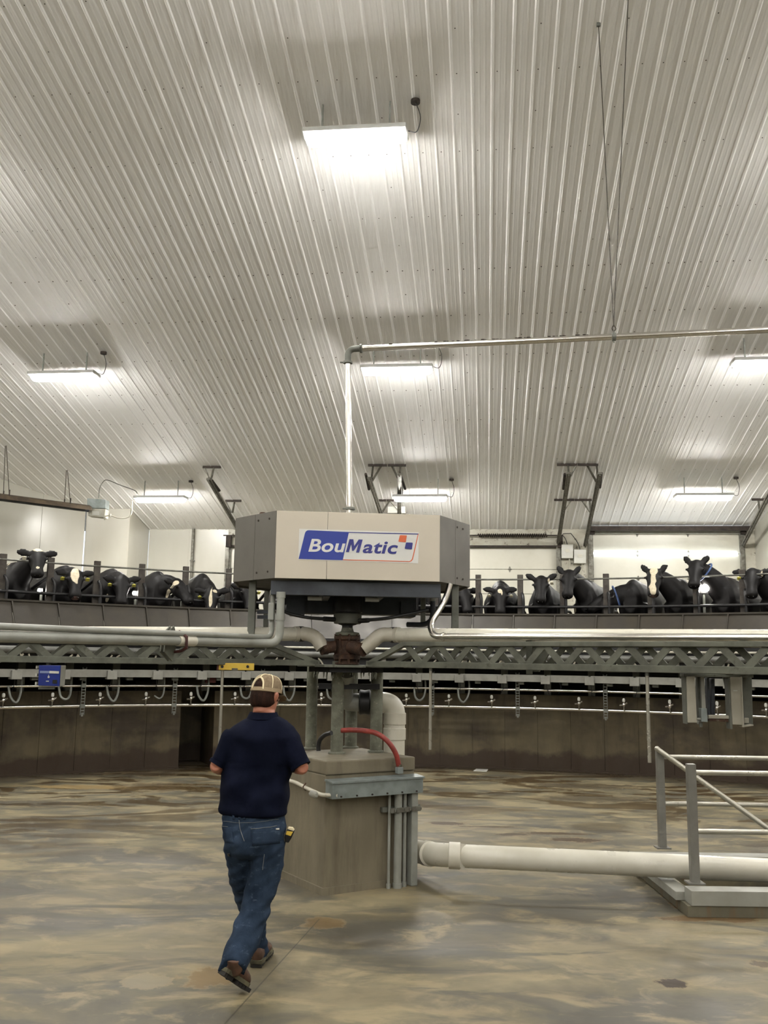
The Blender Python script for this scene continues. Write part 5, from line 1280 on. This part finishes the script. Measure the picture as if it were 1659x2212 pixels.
    for s in tags:
        e = MB(); c = P + f * .12 + rt * (.20 * s) + up * (-.0) + Z * (-.055 + .06 * ear); e.box(c, (.062, .007, .075), ax=(rt, f, up if abs(up.z) > .4 else Z)); e.sphere(c + Z * .03 + f * .006, .010, 6, 4); e.build('ear_tag', M[tagmat], root)
    for (x, y) in ((-.17, .16), (.17, .16), (-.2, 1.78), (.2, 1.78)):
        e = MB(); e.loft([(V((x, y - .01, z)), X * a, Y * b) for z, a, b in ((0.0, .066, .082), (.05, .062, .074), (.085, .05, .056))], 12); e.build('hoof', M['hoof'], root, smooth=True)
    if collar:
        c = (pth[-2] + pth[-3]) / 2; d = (pth[-1] - pth[-3]).normalized(); e = MB()
        s_ = d.cross(Z).normalized(); u_ = s_.cross(d).normalized(); L = []
        for k in range(21):
            a = 2 * PI * k / 20; L.append(c + s_ * math.cos(a) * .155 + u_ * math.sin(a) * .20)
        e.tube(L, .016, 6, caps=False); e.build('collar', M['collar'], root)
    return root
st_ = lambda k: -39.75 + 4.5 * k
low = dict(pitch=62)
# left of the cabinet, from the picture edge inwards
make_cow('leftmost cow, black head held high with white poll and a white shoulder stripe', st_(0), 10.30, (.16, -.32, 1.62), 2, 48, [('h', (0, -.02, .04), (.10, .14, .14)), ('h', (0, .43, .02), (.03, .03, .05)), ('b', (-.27, .30, 1.15), (.13, .10, .6)), ('b', (-.05, .2, .75), (.4, .12, .2))], tags=(1,), tagmat='wtag')
make_cow('second cow from left, lowered black head with a broad cream blaze', st_(1), 10.25, (-.0, -.36, 1.33), 4, 54, [('h', (0, .13, .05), (.065, .15, .10)), ('h', (.2, .08, -.06), (.05, .06, .06))], tags=(-1, 1), pink=[((0, .56, -.08), (.06, .04, .06))])
make_cow('third cow from left, all black with head lowered and yellow ear tags', st_(2), 10.25, (.03, -.36, 1.28), 2, 60, tags=(-1, 1), patches=[('b', (-.13, -.1, .9), (.03, .1, .1))])
make_cow('fourth cow from left, black with head turned to a white-eared side', st_(3), 10.25, (.24, -.24, 1.28), 48, 44, [('h', (-.09, .08, 0), (.05, .08, .08)), ('h', (.1, .1, .02), (.05, .05, .06)), ('b', (.12, -.12, 1.02), (.03, .2, .1))], tags=(1,), tagmat='wtag')
make_cow('fifth cow from left, black with a white-marked face dipped to the rail', st_(4), 10.25, (.06, -.44, 1.14), -6, 66, [('h', (0, .22, .05), (.03, .16, .06)), ('h', (.03, .5, .0), (.08, .08, .10)), ('h', (-.06, .08, .04), (.03, .03, .05))], tags=(1,), pink=[((0, .56, -.08), (.05, .03, .05))])
make_cow('sixth cow from left, half hidden by the cabinet left edge', st_(5), 10.3, (-.05, -.40, 1.25), 20, 58, [('h', (.0, .48, -.04), (.07, .07, .08)), ('b', (.2, .4, 1.1), (.3, .2, .12))], tags=(-1,))
for k in (6, 7, 8, 9):
    make_cow({6: 'hidden black cow behind the cabinet, nearest its left edge', 7: 'second hidden black cow behind the cabinet from its left edge', 8: 'third hidden black cow behind the cabinet from its left edge', 9: 'hidden black cow behind the cabinet, nearest its right edge'}[k], st_(k), 10.3, (.03 * (k % 3 - 1), -.38, 1.24 + .05 * (k % 2)), (k % 3) * 8 - 6, 58, tags=(-1,), group='cows hidden behind the cabinet')
# right of the cabinet
make_cow('cow just right of the cabinet edge, black and partly hidden', st_(10), 10.3, (.10, -.3, 1.28), 25, 56, tags=(1,), tagmat='wtag')
make_cow('black cow with a small white star, head lowered, first full cow right of the cabinet', st_(11), 10.25, (.02, -.36, 1.28), 0, 62, [('h', (0, .12, .05), (.045, .05, .08)), ('h', (-.03, .16, .05), (.02, .05, .06))], tags=(-1, 1), tagmat='wtag')
make_cow('all black cow facing forward below the left switch box side, pale ear lining', st_(12), 10.25, (.0, -.34, 1.50), -4, 56, [('h', (-.17, .05, -.05), (.06, .08, .06))], tags=(-1,), tagmat='wtag', ear=.5, size=.98)
make_cow('black cow with tall upright ears under the switch boxes', st_(13), 10.3, (-.26, -.32, 1.58), -8, 58, ear=1.3, turn=3, patches=[('b', (-.25, -.1, .9), (.05, .2, .1))])
make_cow('black cow with a blue collar, head turned away, body filling the stall', st_(14), 10.3, (-.36, -.05, 1.20), -75, 30, turn=5, collar=True, tags=(1,), tagmat='wtag', group='cows standing on the turning platform')
make_cow('black cow with a full cream blaze and pointed ears', st_(15), 10.3, (-.30, -.32, 1.58), -6, 56, [('h', (0, .05, .04), (.07, .12, .12)), ('h', (0, .25, .05), (.045, .2, .10)), ('h', (0, .45, .03), (.06, .12, .08)), ('b', (-.05, .35, 1.42), (.12, .12, .10))], ear=1.1, turn=4, pink=[((0, .56, -.08), (.06, .04, .06))])
make_cow('black cow with its head raised highest of all, near the flood lamp', st_(16), 10.3, (-.36, -.30, 1.70), -10, 52, ear=1.4, turn=4, collar=True)
make_cow('rightmost cow, black with a yellow ear tag, head by the last post', st_(17), 10.3, (-.22, -.30, 1.52), -4, 54, turn=5, tags=(1,), patches=[('h', (-.18, .04, -.05), (.05, .06, .06))])
for k in (-1, 18, 19):
    make_cow('black cow in a stall just outside the picture', st_(k), 10.3, (0, -.36, 1.15), 4, 56, tags=(-1, 1), group='cows beyond the picture edges')
# ------------------------------------------------------------------ the man
def vnoise(p, s): return noise.noise(V(p) * s)
DULL = True
person = thing('person', 'man seen from behind in navy polo shirt, blue jeans and tan mesh cap, walking', 'person', (-.76, 6.0, 0))
M['skin'] = simple('skin', rgb(172, 114, 90), rgb(156, 100, 80), .5, 0, 14)
M['navy'] = simple('navy_cotton', rgb(13, 17, 34), rgb(9, 13, 27), .85, 0, 6, bump=.25)
def denim():
    n = NT('worn_blue_denim'); w_ = n.world(scale=(1, 1, .6))
    a = n.noise(w_, 5, 5, .65); b = n.noise(n.world(scale=(1, 1, 2.5)), 14, 5, .7)
    col = n.ramp(a, [(0.35, rgb(28, 38, 52)), (0.65, rgb(48, 61, 79))]); col = n.mix(n.ramp(b, [(.58, 0.0), (.75, .55)]), col, rgb(92, 108, 124))
    n.base(col); n.rough(.85); n.bump(n.noise(n.world(), 160, 3), .3, .002); return n.m
M['denim'] = denim(); M['stitch'] = simple('jeans_stitch', rgb(120, 122, 118), None, .8)
M['tan'] = simple('tan_mesh', rgb(136, 120, 98), rgb(118, 103, 83), .9, 0, 60, bump=.5); M['capseam'] = simple('cap_seam', rgb(222, 208, 172), None, .85); M['capband'] = simple('cap_band', rgb(152, 136, 110), rgb(138, 122, 98), .85)
M['hair'] = simple('brown_hair', rgb(50, 32, 24), rgb(32, 21, 16), .6, 0, 40, bump=.6, stretch=(1, 1, .3))
M['boot'] = simple('brown_boot', rgb(86, 58, 42), rgb(64, 46, 34), .6, 0, 12, dirt=(rgb(96, 92, 72), .62)); M['sole'] = simple('boot_sole', rgb(92, 88, 66), rgb(58, 54, 40), .8, 0, 14); M['tread'] = simple('boot_tread', rgb(40, 38, 32), rgb(28, 26, 24), .8)
for k_ in ('navy', 'denim', 'hair', 'tan', 'capband'): M[k_].node_tree.nodes['Principled BSDF'].inputs['Specular IOR Level'].default_value = .08
# head frame: turned right and down
Hc = at(574, 1505, 6.02); hy, hp_ = math.radians(27), math.radians(14)
hf = V((math.sin(hy) * math.cos(hp_), math.cos(hy) * math.cos(hp_), -math.sin(hp_))); hr_ = hf.cross(V((0, 0, 1))).normalized(); hu = hr_.cross(hf).normalized()
def hd(r, f, u): return Hc + hr_ * r + hf * f + hu * u
neck0 = at(566, 1552, 6.0)
def limb(m, pts, n=14, flat=None):
    """pts: (pos, r1[, r2]) ellipse with r2 along Y"""
    secs_ = []
    P_ = [V(p[0]) for p in pts]
    for i, p in enumerate(pts):
        d = (P_[min(i + 1, len(pts) - 1)] - P_[max(i - 1, 0)]).normalized()
        y = V((0, 1, 0)); y = (y - d * y.dot(d)); y = y.normalized() if y.length > .15 else V((0, 0, 1)); x = d.cross(y).normalized()
        secs_.append((P_[i], x * p[1], y * (p[2] if len(p) > 2 else p[1])))
    m.loft(secs_, n)
def dens(pts, k=3):
    pos = catmull([p[0] for p in pts], k); out = []
    for i, p in enumerate(pos):
        t = i / k; a = min(int(t), len(pts) - 2); u = t - a
        r1 = pts[a][1] * (1 - u) + pts[a + 1][1] * u
        q1 = (pts[a][2] if len(pts[a]) > 2 else pts[a][1]); q2 = (pts[a + 1][2] if len(pts[a + 1]) > 2 else pts[a + 1][1])
        out.append((p, r1, q1 * (1 - u) + q2 * u))
    return out
b = MB()
# skull and face
b.loft([(hd(0, -.005 + d, z), hr_ * w_, hf * h) for z, w_, h, d in ((.112, .03, .04, -.01), (.10, .055, .07, -.01), (.07, .072, .093, -.006), (.03, .078, .1, -.002), (-.01, .077, .1, 0), (-.045, .072, .09, .006), (-.08, .062, .074, .018), (-.105, .048, .055, .03), (-.118, .025, .03, .04))], 22)
b.loft([(hd(0, .085, .015), hr_ * .01, hf * .012), (hd(0, .105, -.015), hr_ * .013, hf * .014), (hd(0, .117, -.035), hr_ * .018, hf * .016), (hd(0, .10, -.045), hr_ * .014, hf * .012)], 10)   # nose
for s in (-1, 1):
    b.sphere(hd(.03 * s, .088, .005), .014, 8, 6)                                                          # brow / eye mound
    b.loft([(hd(.074 * s, -.005, -.03), hf * .014, hr_ * .008), (hd(.084 * s, -.008, -.01), hf * .02, hr_ * .010), (hd(.09 * s, -.012, .012), hf * .022, hr_ * .009), (hd(.086 * s, -.012, .03), hf * .014, hr_ * .007)], 10)  # ears
b.loft([(hd(0, .088, -.062), hr_ * .026, hu * .008), (hd(0, .097, -.064), hr_ * .02, hu * .006)], 10)        # lips
b.loft([(hd(0, .06, -.1), hr_ * .03, hu * .02), (hd(0, .085, -.1), hr_ * .02, hu * .014)], 10)               # chin
limb(b, [(hd(0, -.015, -.03), .058, .062), (hd(0, -.012, -.09), .06, .062), (at(572, 1535, 6.0), .066, .064), (neck0, .08, .07), (at(564, 1575, 6.0), .12, .08)], 18)
# torso core and legs (thin, under the clothes)
LS, RS = at(505, 1592, 6.0), at(618, 1594, 6.0)
LE, RE = at(468, 1655, 5.97), at(652, 1658, 5.95)
LW, RW = at(497, 1668, 6.30) , at(618, 1652, 6.30)
b.loft([(at(x, y, 6.0 + o), V((1, 0, 0)) * w_, V((0, 1, 0)) * h) for x, y, w_, h, o in ((565, 1572, .15, .08, 0), (562, 1600, .19, .11, 0), (557, 1660, .18, .12, .02), (551, 1720, .19, .14, .03), (547, 1780, .18, .12, .0), (546, 1815, .16, .10, 0))], 16)
LHp, RHp = at(512, 1800, 6.02), at(580, 1800, 6.0)
LK, RK = at(530, 1938, 6.22), at(560, 1938, 5.98)
LA_, RA_ = at(556, 2056, 6.28), at(506, 2090, 5.66)
limb(b, [(at(516, 1800, 6.02), .075), (at(522, 1860, 6.07), .066), (at(537, 1940, 6.21), .052), (at(549, 2000, 6.24), .05), (LA_, .036), (LA_ - V((0, 0, .03)), .034)])
limb(b, [(at(577, 1800, 6.0), .08), (at(575, 1860, 6.0), .07), (at(557, 1940, 5.97), .054), (at(538, 2000, 5.90), .052), (at(521, 2045, 5.80), .045), (at(512, 2068, 5.74), .036)])
# arms
for sh_, el_, wr_ in ((LS, LE, LW), (RS, RE, RW)):
    limb(b, [(sh_, .06), (sh_ * .5 + el_ * .5, .05), (el_, .043)]); 
    m_ = (el_ + wr_) / 2; limb(b, [(el_ + (el_ - wr_).normalized() * .03, .032), (el_, .044), (el_ * .75 + wr_ * .25, .045), (m_, .038), (wr_, .027), (wr_ + (wr_ - el_).normalized() * .03, .028)])
# hands, palms facing each other, fingers curled forward
hands_end = []
for s, el_, wr_ in ((-1, LE, LW), (1, RE, RW)):
    d = (wr_ - el_).normalized(); inn = V((-s, .15, 0)).normalized(); inn = (inn - d * inn.dot(d)).normalized(); dn = d.cross(inn) * (1 if s > 0 else -1)
    if dn.z > 0: dn = -dn                       # towards the little finger (downwards)
    b.loft([(wr_ + d * .01, dn * .028, inn * .02), (wr_ + d * .05, dn * .040, inn * .016), (wr_ + d * .09, dn * .042, inn * .014), (wr_ + d * .105, dn * .036, inn * .012)], 12)
    for i, (off, ln) in enumerate(((-.031, .070), (-.011, .078), (.010, .073), (.029, .058))):
        k0 = wr_ + d * .095 + dn * off; k1 = k0 + d * ln * .42 + inn * .008; k2 = k1 + d * ln * .22 + inn * ln * .28; k3 = k2 + inn * ln * .3 - d * ln * .05
        b.tube([k0 - d * .02, k0, k1, k2, k3], .009, 8, rr=[.0095, .0098, .009, .0085, .0068])
    t0 = wr_ + d * .03 - dn * .03; b.tube([wr_ + d * .02 - dn * .012, t0 + inn * .012, t0 + d * .032 - dn * .012 + inn * .02, t0 + d * .058 - dn * .008 + inn * .03], .011, 8, rr=[.014, .0125, .011, .0085])
me = remeshed(b, .0068, 1); me.shade_smooth(); me.name = 'body'
link_mesh('body', me, M['skin'], person, (0, 0, 0))
bpy.data.objects[person.name]
for s in (-1, 1):
    e = MB(); e.sphere(hd(.031 * s, .097, .004), .0085, 10, 6); e.build('eye', M['white'], person, smooth=True)
    e = MB(); e.sphere(hd(.031 * s, .104, .003), .0042, 8, 5); e.build('iris', M['eye'], person, smooth=True)
# hair under the cap
h = MB(); h.loft([(hd(0, -.008 + d, z), hr_ * w_, hf * hh) for z, w_, hh, d in ((.10, .042, .06, -.008), (.085, .062, .082, -.008), (.06, .076, .094, -.01), (.02, .083, .098, -.008), (-.015, .083, .094, -.012), (-.045, .078, .078, -.022), (-.066, .066, .058, -.034), (-.078, .05, .04, -.042))], 24)
h.loft([(hd(-.078, .035, .03), hf * .012, hu * .02), (hd(-.077, .03, .0), hf * .01, hu * .03)], 8); h.loft([(hd(.078, .035, .03), hf * .012, hu * .02), (hd(.077, .03, .0), hf * .01, hu * .03)], 8)
me = remeshed(h, .006, 2); me.shade_smooth(); me.name = 'hair'; hair = link_mesh('hair', me, M['hair'], person, (0, 0, 0))
# cap: crown with an arched opening at the back, band, strap, brim
def crownp(a, t):
    """a: azimuth from the back (0 = back), t: 0 rim .. 1 top"""
    w_, l_ = .089, .108
    ph = t * PI / 2; cr = math.cos(ph) ** .62; z = .038 + .098 * math.sin(ph) ** .9
    return hd(math.sin(a) * w_ * cr, -math.cos(a) * l_ * cr - .004, z - .012 * math.cos(a) * (1 - t))
c = MB(); NA, NTT = 64, 14; b0 = len(c.v)
for i in range(NTT + 1):
    for k in range(NA): c.v.append(crownp(2 * PI * k / NA, i / NTT))
def hole(k, i):
    a = ((k + .5) / NA) * 2 * PI; a = a if a < PI else a - 2 * PI; t = (i + .5) / NTT
    return i >= 0 and (a / .40) ** 2 + ((t + .02) / .42) ** 2 < 1
for i in range(NTT):
    for k in range(NA):
        if not hole(k, i): c.face(b0 + i * NA + k, b0 + i * NA + (k + 1) % NA, b0 + (i + 1) * NA + (k + 1) % NA, b0 + (i + 1) * NA + k)
cap = c.build('cap', M['tan'], person, smooth=True, label='tan mesh baseball cap with cream seams'); sm = cap.modifiers.new('s', 'SOLIDIFY'); sm.thickness = .003
for k in range(6):
    a = k * PI / 3; e = MB(); e.tube([Hc + (crownp(a, (.42 if k == 0 else 0) + (.58 if k == 0 else 1) * t / 10) - Hc) * 1.012 for t in range(11)], .0032, 6); e.build('cap_seam', M['capseam'], cap)
e = MB(); L = [crownp(a, .46 * math.sqrt(max(0, 1 - (a / .46) ** 2))) for a in [(-.46 + .92 * k / 16) for k in range(17)]]
e.tube([Hc + (p - Hc) * 1.02 for p in L], .0055, 6); e.build('opening_trim', M['capseam'], cap, smooth=True)
e = MB(); n = 48
for k in range(n):
    a = 2 * PI * k / n
    for sc, dz_ in ((1.015, .016), (1.04, .014), (1.045, -.014), (1.015, -.016)):
        p = crownp(a, 0); e.v.append(Hc + (p - Hc) * sc + hu * dz_ * .8)
for k in range(n):
    for q in range(4): e.face(4 * k + q, 4 * k + (q + 1) % 4, 4 * ((k + 1) % n) + (q + 1) % 4, 4 * ((k + 1) % n) + q)
e.build('cap_band', M['capband'], cap, smooth=True)
e = MB(); e.loft([(hd(0, .085 + .085 * t, .028 - .02 * t * t), hr_ * (.08 * math.sqrt(max(.02, 1 - (t * .93) ** 2.4))), hu * .003) for t in (0, .2, .4, .6, .8, .93, 1.0)], 16); e.build('cap_brim', M['tan'], cap, smooth=True)
e = MB(); e.sphere(crownp(0, 1.0) + hu * .002, .007, 8, 5); e.build('cap_button', M['capseam'], cap, smooth=True)
# shirt
s_ = MB(); X = V((1, 0, 0)); Y = V((0, 1, 0))
def pw(y, x0, x1, dep, oy=0.0):
    a, b_ = at(x0, y, 6.0 + oy), at(x1, y, 6.0 + oy); return ((a + b_) / 2, X * ((b_ - a).length / 2), Y * dep, .92)
s_.loft([pw(1542, 552, 592, .06), pw(1547, 540, 602, .075), pw(1556, 520, 620, .095), pw(1570, 503, 636, .115), pw(1590, 492, 642, .135), pw(1620, 486, 636, .145, .01), pw(1660, 483, 627, .15, .03), pw(1700, 476, 629, .17, .04), pw(1730, 473, 627, .175, .04), pw(1748, 475, 623, .168, .03), pw(1757, 478, 621, .155, .02), pw(1760, 484, 614, .135, .02)], 30)
def sleeve(sh, el, r0, r1, r2, dy=0):
    d = (el - sh); limb(s_, dens([(sh - d * .12 + V((0, 0, -.01)), r0 * .9, r0), (sh + d * .15, r0, r0 * 1.02), (sh + d * .5, r1, r1), (sh + d * .92, r2, r2 * 1.05)], 4), 20)
sleeve(at(505, 1592, 6.0), at(466, 1655, 5.97), .078, .066, .050)
sleeve(at(618, 1594, 6.0), at(652, 1660, 5.95), .084, .076, .062)
me = remeshed(s_, .011, 4)
for v in me.vertices:
    p = v.co; yy = p.z
    f1 = vnoise((p.x * 1.6 + p.z * .9, p.y, p.z * 2.2), 4.0); f2 = noise.noise(V((p.x * 7 + p.z * 5, p.y * 3, p.z * 9 - p.x * 6)))
    lowk = 1.0 if p.z < 1.25 else .35
    rd = V((p.x + .76, p.y - 6.02, 0)); rd = rd.normalized() if rd.length > .01 else X
    v.co += rd * (f1 * .014 + f2 * .022 * lowk + .016 * noise.noise(V((p.x * 3 + p.z * 3.5, p.y * 2, p.z * 6 - p.x * 4))))
me.shade_smooth(); me.name = 'polo_shirt'; shirt = link_mesh('polo_shirt', me, M['navy'], person, (0, 0, 0))
e = MB(); L = []
for k in range(25):
    a = 2 * PI * k / 24; L.append(at(570, 1541, 6.0) + X * math.sin(a) * .086 + Y * (math.cos(a) * .078) + V((0, 0, -.012 * math.cos(a) + .004)))
for p in L[:-1]: pass
n = 24
for k in range(n):
    a = 2 * PI * k / n; c0 = at(569, 1543, 6.0); d = X * math.sin(a) - Y * math.cos(a)
    z = .006 if math.cos(a) > -.6 else -.02
    for rr, dz_ in ((.078, z + .006), (.084, z + .008), (.104, z - .034), (.096, z - .038)): e.v.append(c0 + V((d.x * rr * 1.02, d.y * rr * .88, dz_)))
for k in range(n):
    for q in range(4): e.face(4 * k + q, 4 * k + (q + 1) % 4, 4 * ((k + 1) % n) + (q + 1) % 4, 4 * ((k + 1) % n) + q)
e.build('shirt_collar', M['navy'], shirt, smooth=True)
for (sh, el, r) in ((at(505, 1592, 6.0), at(466, 1655, 5.97), .052), (at(618, 1594, 6.0), at(652, 1660, 5.95), .063)):
    d = el - sh; c0 = sh + d * .90; e = MB(); e.lathe([(r - .003, -.012), (r + .002, -.012), (r + .002, .012), (r - .003, .012)], c0, d, n=20); e.build('sleeve_hem', M['navy'], shirt, smooth=True)
# jeans
j = MB()
j.loft([pw(1748, 484, 615, .135, .02), pw(1765, 479, 618, .14, .015), pw(1790, 480, 617, .145, .0), pw(1815, 484, 615, .145, -.005), pw(1838, 492, 612, .135, .0), pw(1850, 500, 606, .11, .01)], 26)
def pj(x, y, Y_, w_, dep): return (at(x, y, Y_), w_, dep)
limb(j, dens([pj(518, 1800, 6.02, .105, .13), pj(522, 1850, 6.06, .098, .115), pj(528, 1900, 6.14, .088, .098), pj(540, 1950, 6.22, .078, .086), pj(549, 2000, 6.24, .072, .082), pj(551, 2040, 6.26, .074, .085), pj(553, 2066, 6.28, .072, .088)], 4), 22)
limb(j, dens([pj(574, 1800, 6.0, .122, .135), pj(577, 1850, 6.0, .106, .118), pj(569, 1900, 5.99, .098, .106), pj(554, 1950, 5.97, .094, .095), pj(538, 2000, 5.90, .090, .092), pj(521, 2045, 5.80, .092, .094), pj(508, 2076, 5.72, .082, .09), pj(502, 2098, 5.66, .076, .09)], 4), 24)
me = remeshed(j, .010, 3)
for v in me.vertices:
    p = v.co
    f2 = noise.noise(V((p.x * 6 + p.z * 2, p.y * 4, p.z * 11 + p.x * 5))) ; f3 = noise.noise(V((p.x * 3, p.y * 3, p.z * 22 - p.x * 14)))
    k = .5 if p.z > .95 else (1.0 if p.z > .45 else 1.5)
    cx_ = -.76 + (0 if p.z > .9 else .0); rd = v.normal.copy(); rd.z = 0
    v.co += rd * (f2 * .011 + f3 * .011) * k
me.shade_smooth(); me.name = 'jeans'; jeans = link_mesh('jeans', me, M['denim'], person, (0, 0, 0))
def onback(px, py, Y_=5.8): # point on the jeans surface under this view ray
    d = ray(px, py).normalized(); hit, loc, nn, _ = jeans.ray_cast(EYE - WL[person.name] * 0 - V((0, 0, 0)), d)
    return (loc, nn) if hit else (at(px, py, 5.86), V((0, -1, 0)))
bpy.context.view_layer.update()
def patch(name, quad, mat, off=.004, nu=8, nv=6):
    e = MB()
    for i in range(nv + 1):
        for k in range(nu + 1):
            u, v_ = k / nu, i / nv; q = (V(quad[0]) * (1 - u) + V(quad[1]) * u) * (1 - v_) + (V(quad[3]) * (1 - u) + V(quad[2]) * u) * v_
            l, n_ = onback(q.x, q.y); e.v.append(l + n_ * off)
    for i in range(nv):
        for k in range(nu): a = i * (nu + 1) + k; e.face(a, a + 1, a + nu + 2, a + nu + 1)
    o = e.build(name, mat, jeans, smooth=True); sm = o.modifiers.new('s', 'SOLIDIFY'); sm.thickness = .003; return o
def seam(name, pts, mat='stitch', r=.0013, off=.006):
    e = MB(); L = []
    for a, b_ in zip(pts[:-1], pts[1:]):
        for k in range(6):
            q = V(a) * (1 - k / 6) + V(b_) * k / 6; l, n_ = onback(q.x, q.y); L.append(l + n_ * off)
    e.tube(L, r, 5); return e.build(name, M[mat], jeans)
patch('back_pocket', [(541, 1789), (606, 1781), (604, 1822), (545, 1826)], M['denim']); patch('back_pocket', [(482, 1786), (500, 1787), (506, 1822), (489, 1820)], M['denim'], nu=4)
seam('pocket_stitching', [(542, 1791), (560, 1790), (605, 1783)]); seam('pocket_stitching', [(481, 1785), (496, 1786)])
seam('yoke_seam', [(484, 1774), (520, 1778), (560, 1776), (610, 1768)], r=.001); seam('seat_seam', [(516, 1764), (519, 1790), (530, 1822)], r=.0016)
seam('knee_seam', [(571, 1845), (567, 1885)], r=.0012)
patch('pocket_label', [(595, 1790), (602, 1789.5), (602, 1793), (595, 1793)], M['white'], .008, 2, 1)
for x in (506, 518, 528): patch('belt_loop', [(x - 2, 1760), (x + 2, 1760), (x + 2, 1771), (x - 2, 1771)], M['denim'], .008, 2, 2)
patch('hammer_loop', [(493, 1842), (498, 1842), (499, 1849), (494, 1848)], M['rubber'], .006, 2, 2)
# boots
def boot(heel, toe, ankle, up, tread_side, label=None):
    d = (toe - heel).normalized(); u = V(up); u = (u - d * u.dot(d)).normalized(); r = d.cross(u); L = (toe - heel).length
    e = MB(); e.loft([(heel + d * (L * t) + u * h, r * w_, u * hh) for t, h, w_, hh in ((-.0, .05, .022, .03), (.04, .055, .036, .05), (.2, .055, .040, .055), (.45, .055, .043, .052), (.65, .045, .049, .042), (.85, .038, .048, .034), (.97, .03, .034, .024), (1.0, .028, .016, .014))], 16)
    limb(e, [(heel + d * .07 + u * .05, .044, .05), (heel + d * .07 + u * .10, .048, .054), (ankle, .052, .056), (ankle + V((0, 0, .05)), .052, .054)], 14)
    me = remeshed(e, .007, 2); me.shade_smooth(); bt = link_mesh('boot', me, M['boot'], person, (0, 0, 0))
    if label: bt['label'] = label
    ol = [(-.01, .030), (.0, .038), (.08, .044), (.3, .042), (.5, .046), (.7, .054), (.88, .052), (.98, .036), (1.02, .016)]
    e = MB(); poly = [heel + d * (L * t) + r * w_ for t, w_ in ol] + [heel + d * (L * t) - r * w_ for t, w_ in reversed(ol)]
    e.prism([p + u * .004 for p in poly], u * .022); e.build('welt', M['sole'], bt, smooth=False)
    e = MB(); 
    for k in range(9):
        t = -.0 + k * .118
        if k == 3: continue
        w_ = .036 + .012 * math.sin(max(0, (t - .3)) * 3.2); e.box(heel + d * (L * t + .012) - u * .006, (.020, w_ * 2, .022), ax=(d, r, u))
    e.build('tread_lugs', M['tread'], bt)
bh_ = at(480, 2098, 5.64); bt_ = atz(530, 2130, .035)
boot(bh_, V((bt_.x, bt_.y, .03)), RA_, (bt_ - bh_).cross(V((.8, -.5, 0))) if False else (0, -.0, 1), 1, 'right boot with heel lifted off the floor')
lh = atz(553, 2084, .02); boot(lh, lh + V((.03, .285, .0)), LA_ + V((0, .0, -.03)), (0, 0, 1), 0)
# tape measure on the right hip
tm = thing('tape_measure', 'yellow and black tape measure clipped to the right hip pocket', 'tool', at(625, 1805, 5.98))
def tq(x, y, dy=0): return at(x, y, 5.98 + dy)
e = MB(); e.prism([tq(620, 1792, -.02), tq(631, 1790, -.02), tq(636, 1796, -.02), tq(629, 1812, -.02), tq(623, 1821, -.02), tq(615, 1819, -.02), tq(614, 1809, -.02)], (0, .045, 0)); e.build('case', M['blackp'], tm, bevel=.005)
e = MB(); e.prism([tq(619.5, 1795, -.024), tq(633, 1797, -.024), tq(628, 1806.5, -.024), tq(617, 1803, -.024)], (0, .053, 0)); e.build('yellow_face', M['yellow'], tm, bevel=.003)
e = MB(); e.prism([tq(622, 1788, -.022), tq(631, 1789, -.022), tq(635, 1794, -.022), tq(634, 1795.5, -.022), tq(621, 1791, -.022)], (0, .048, 0)); e.build('tan_cover', M['capseam'], tm, bevel=.002)
e = MB(); e.box(tq(613, 1808, .005), (.02, .02, .05)); e.build('belt_clip', M['galv'], tm)
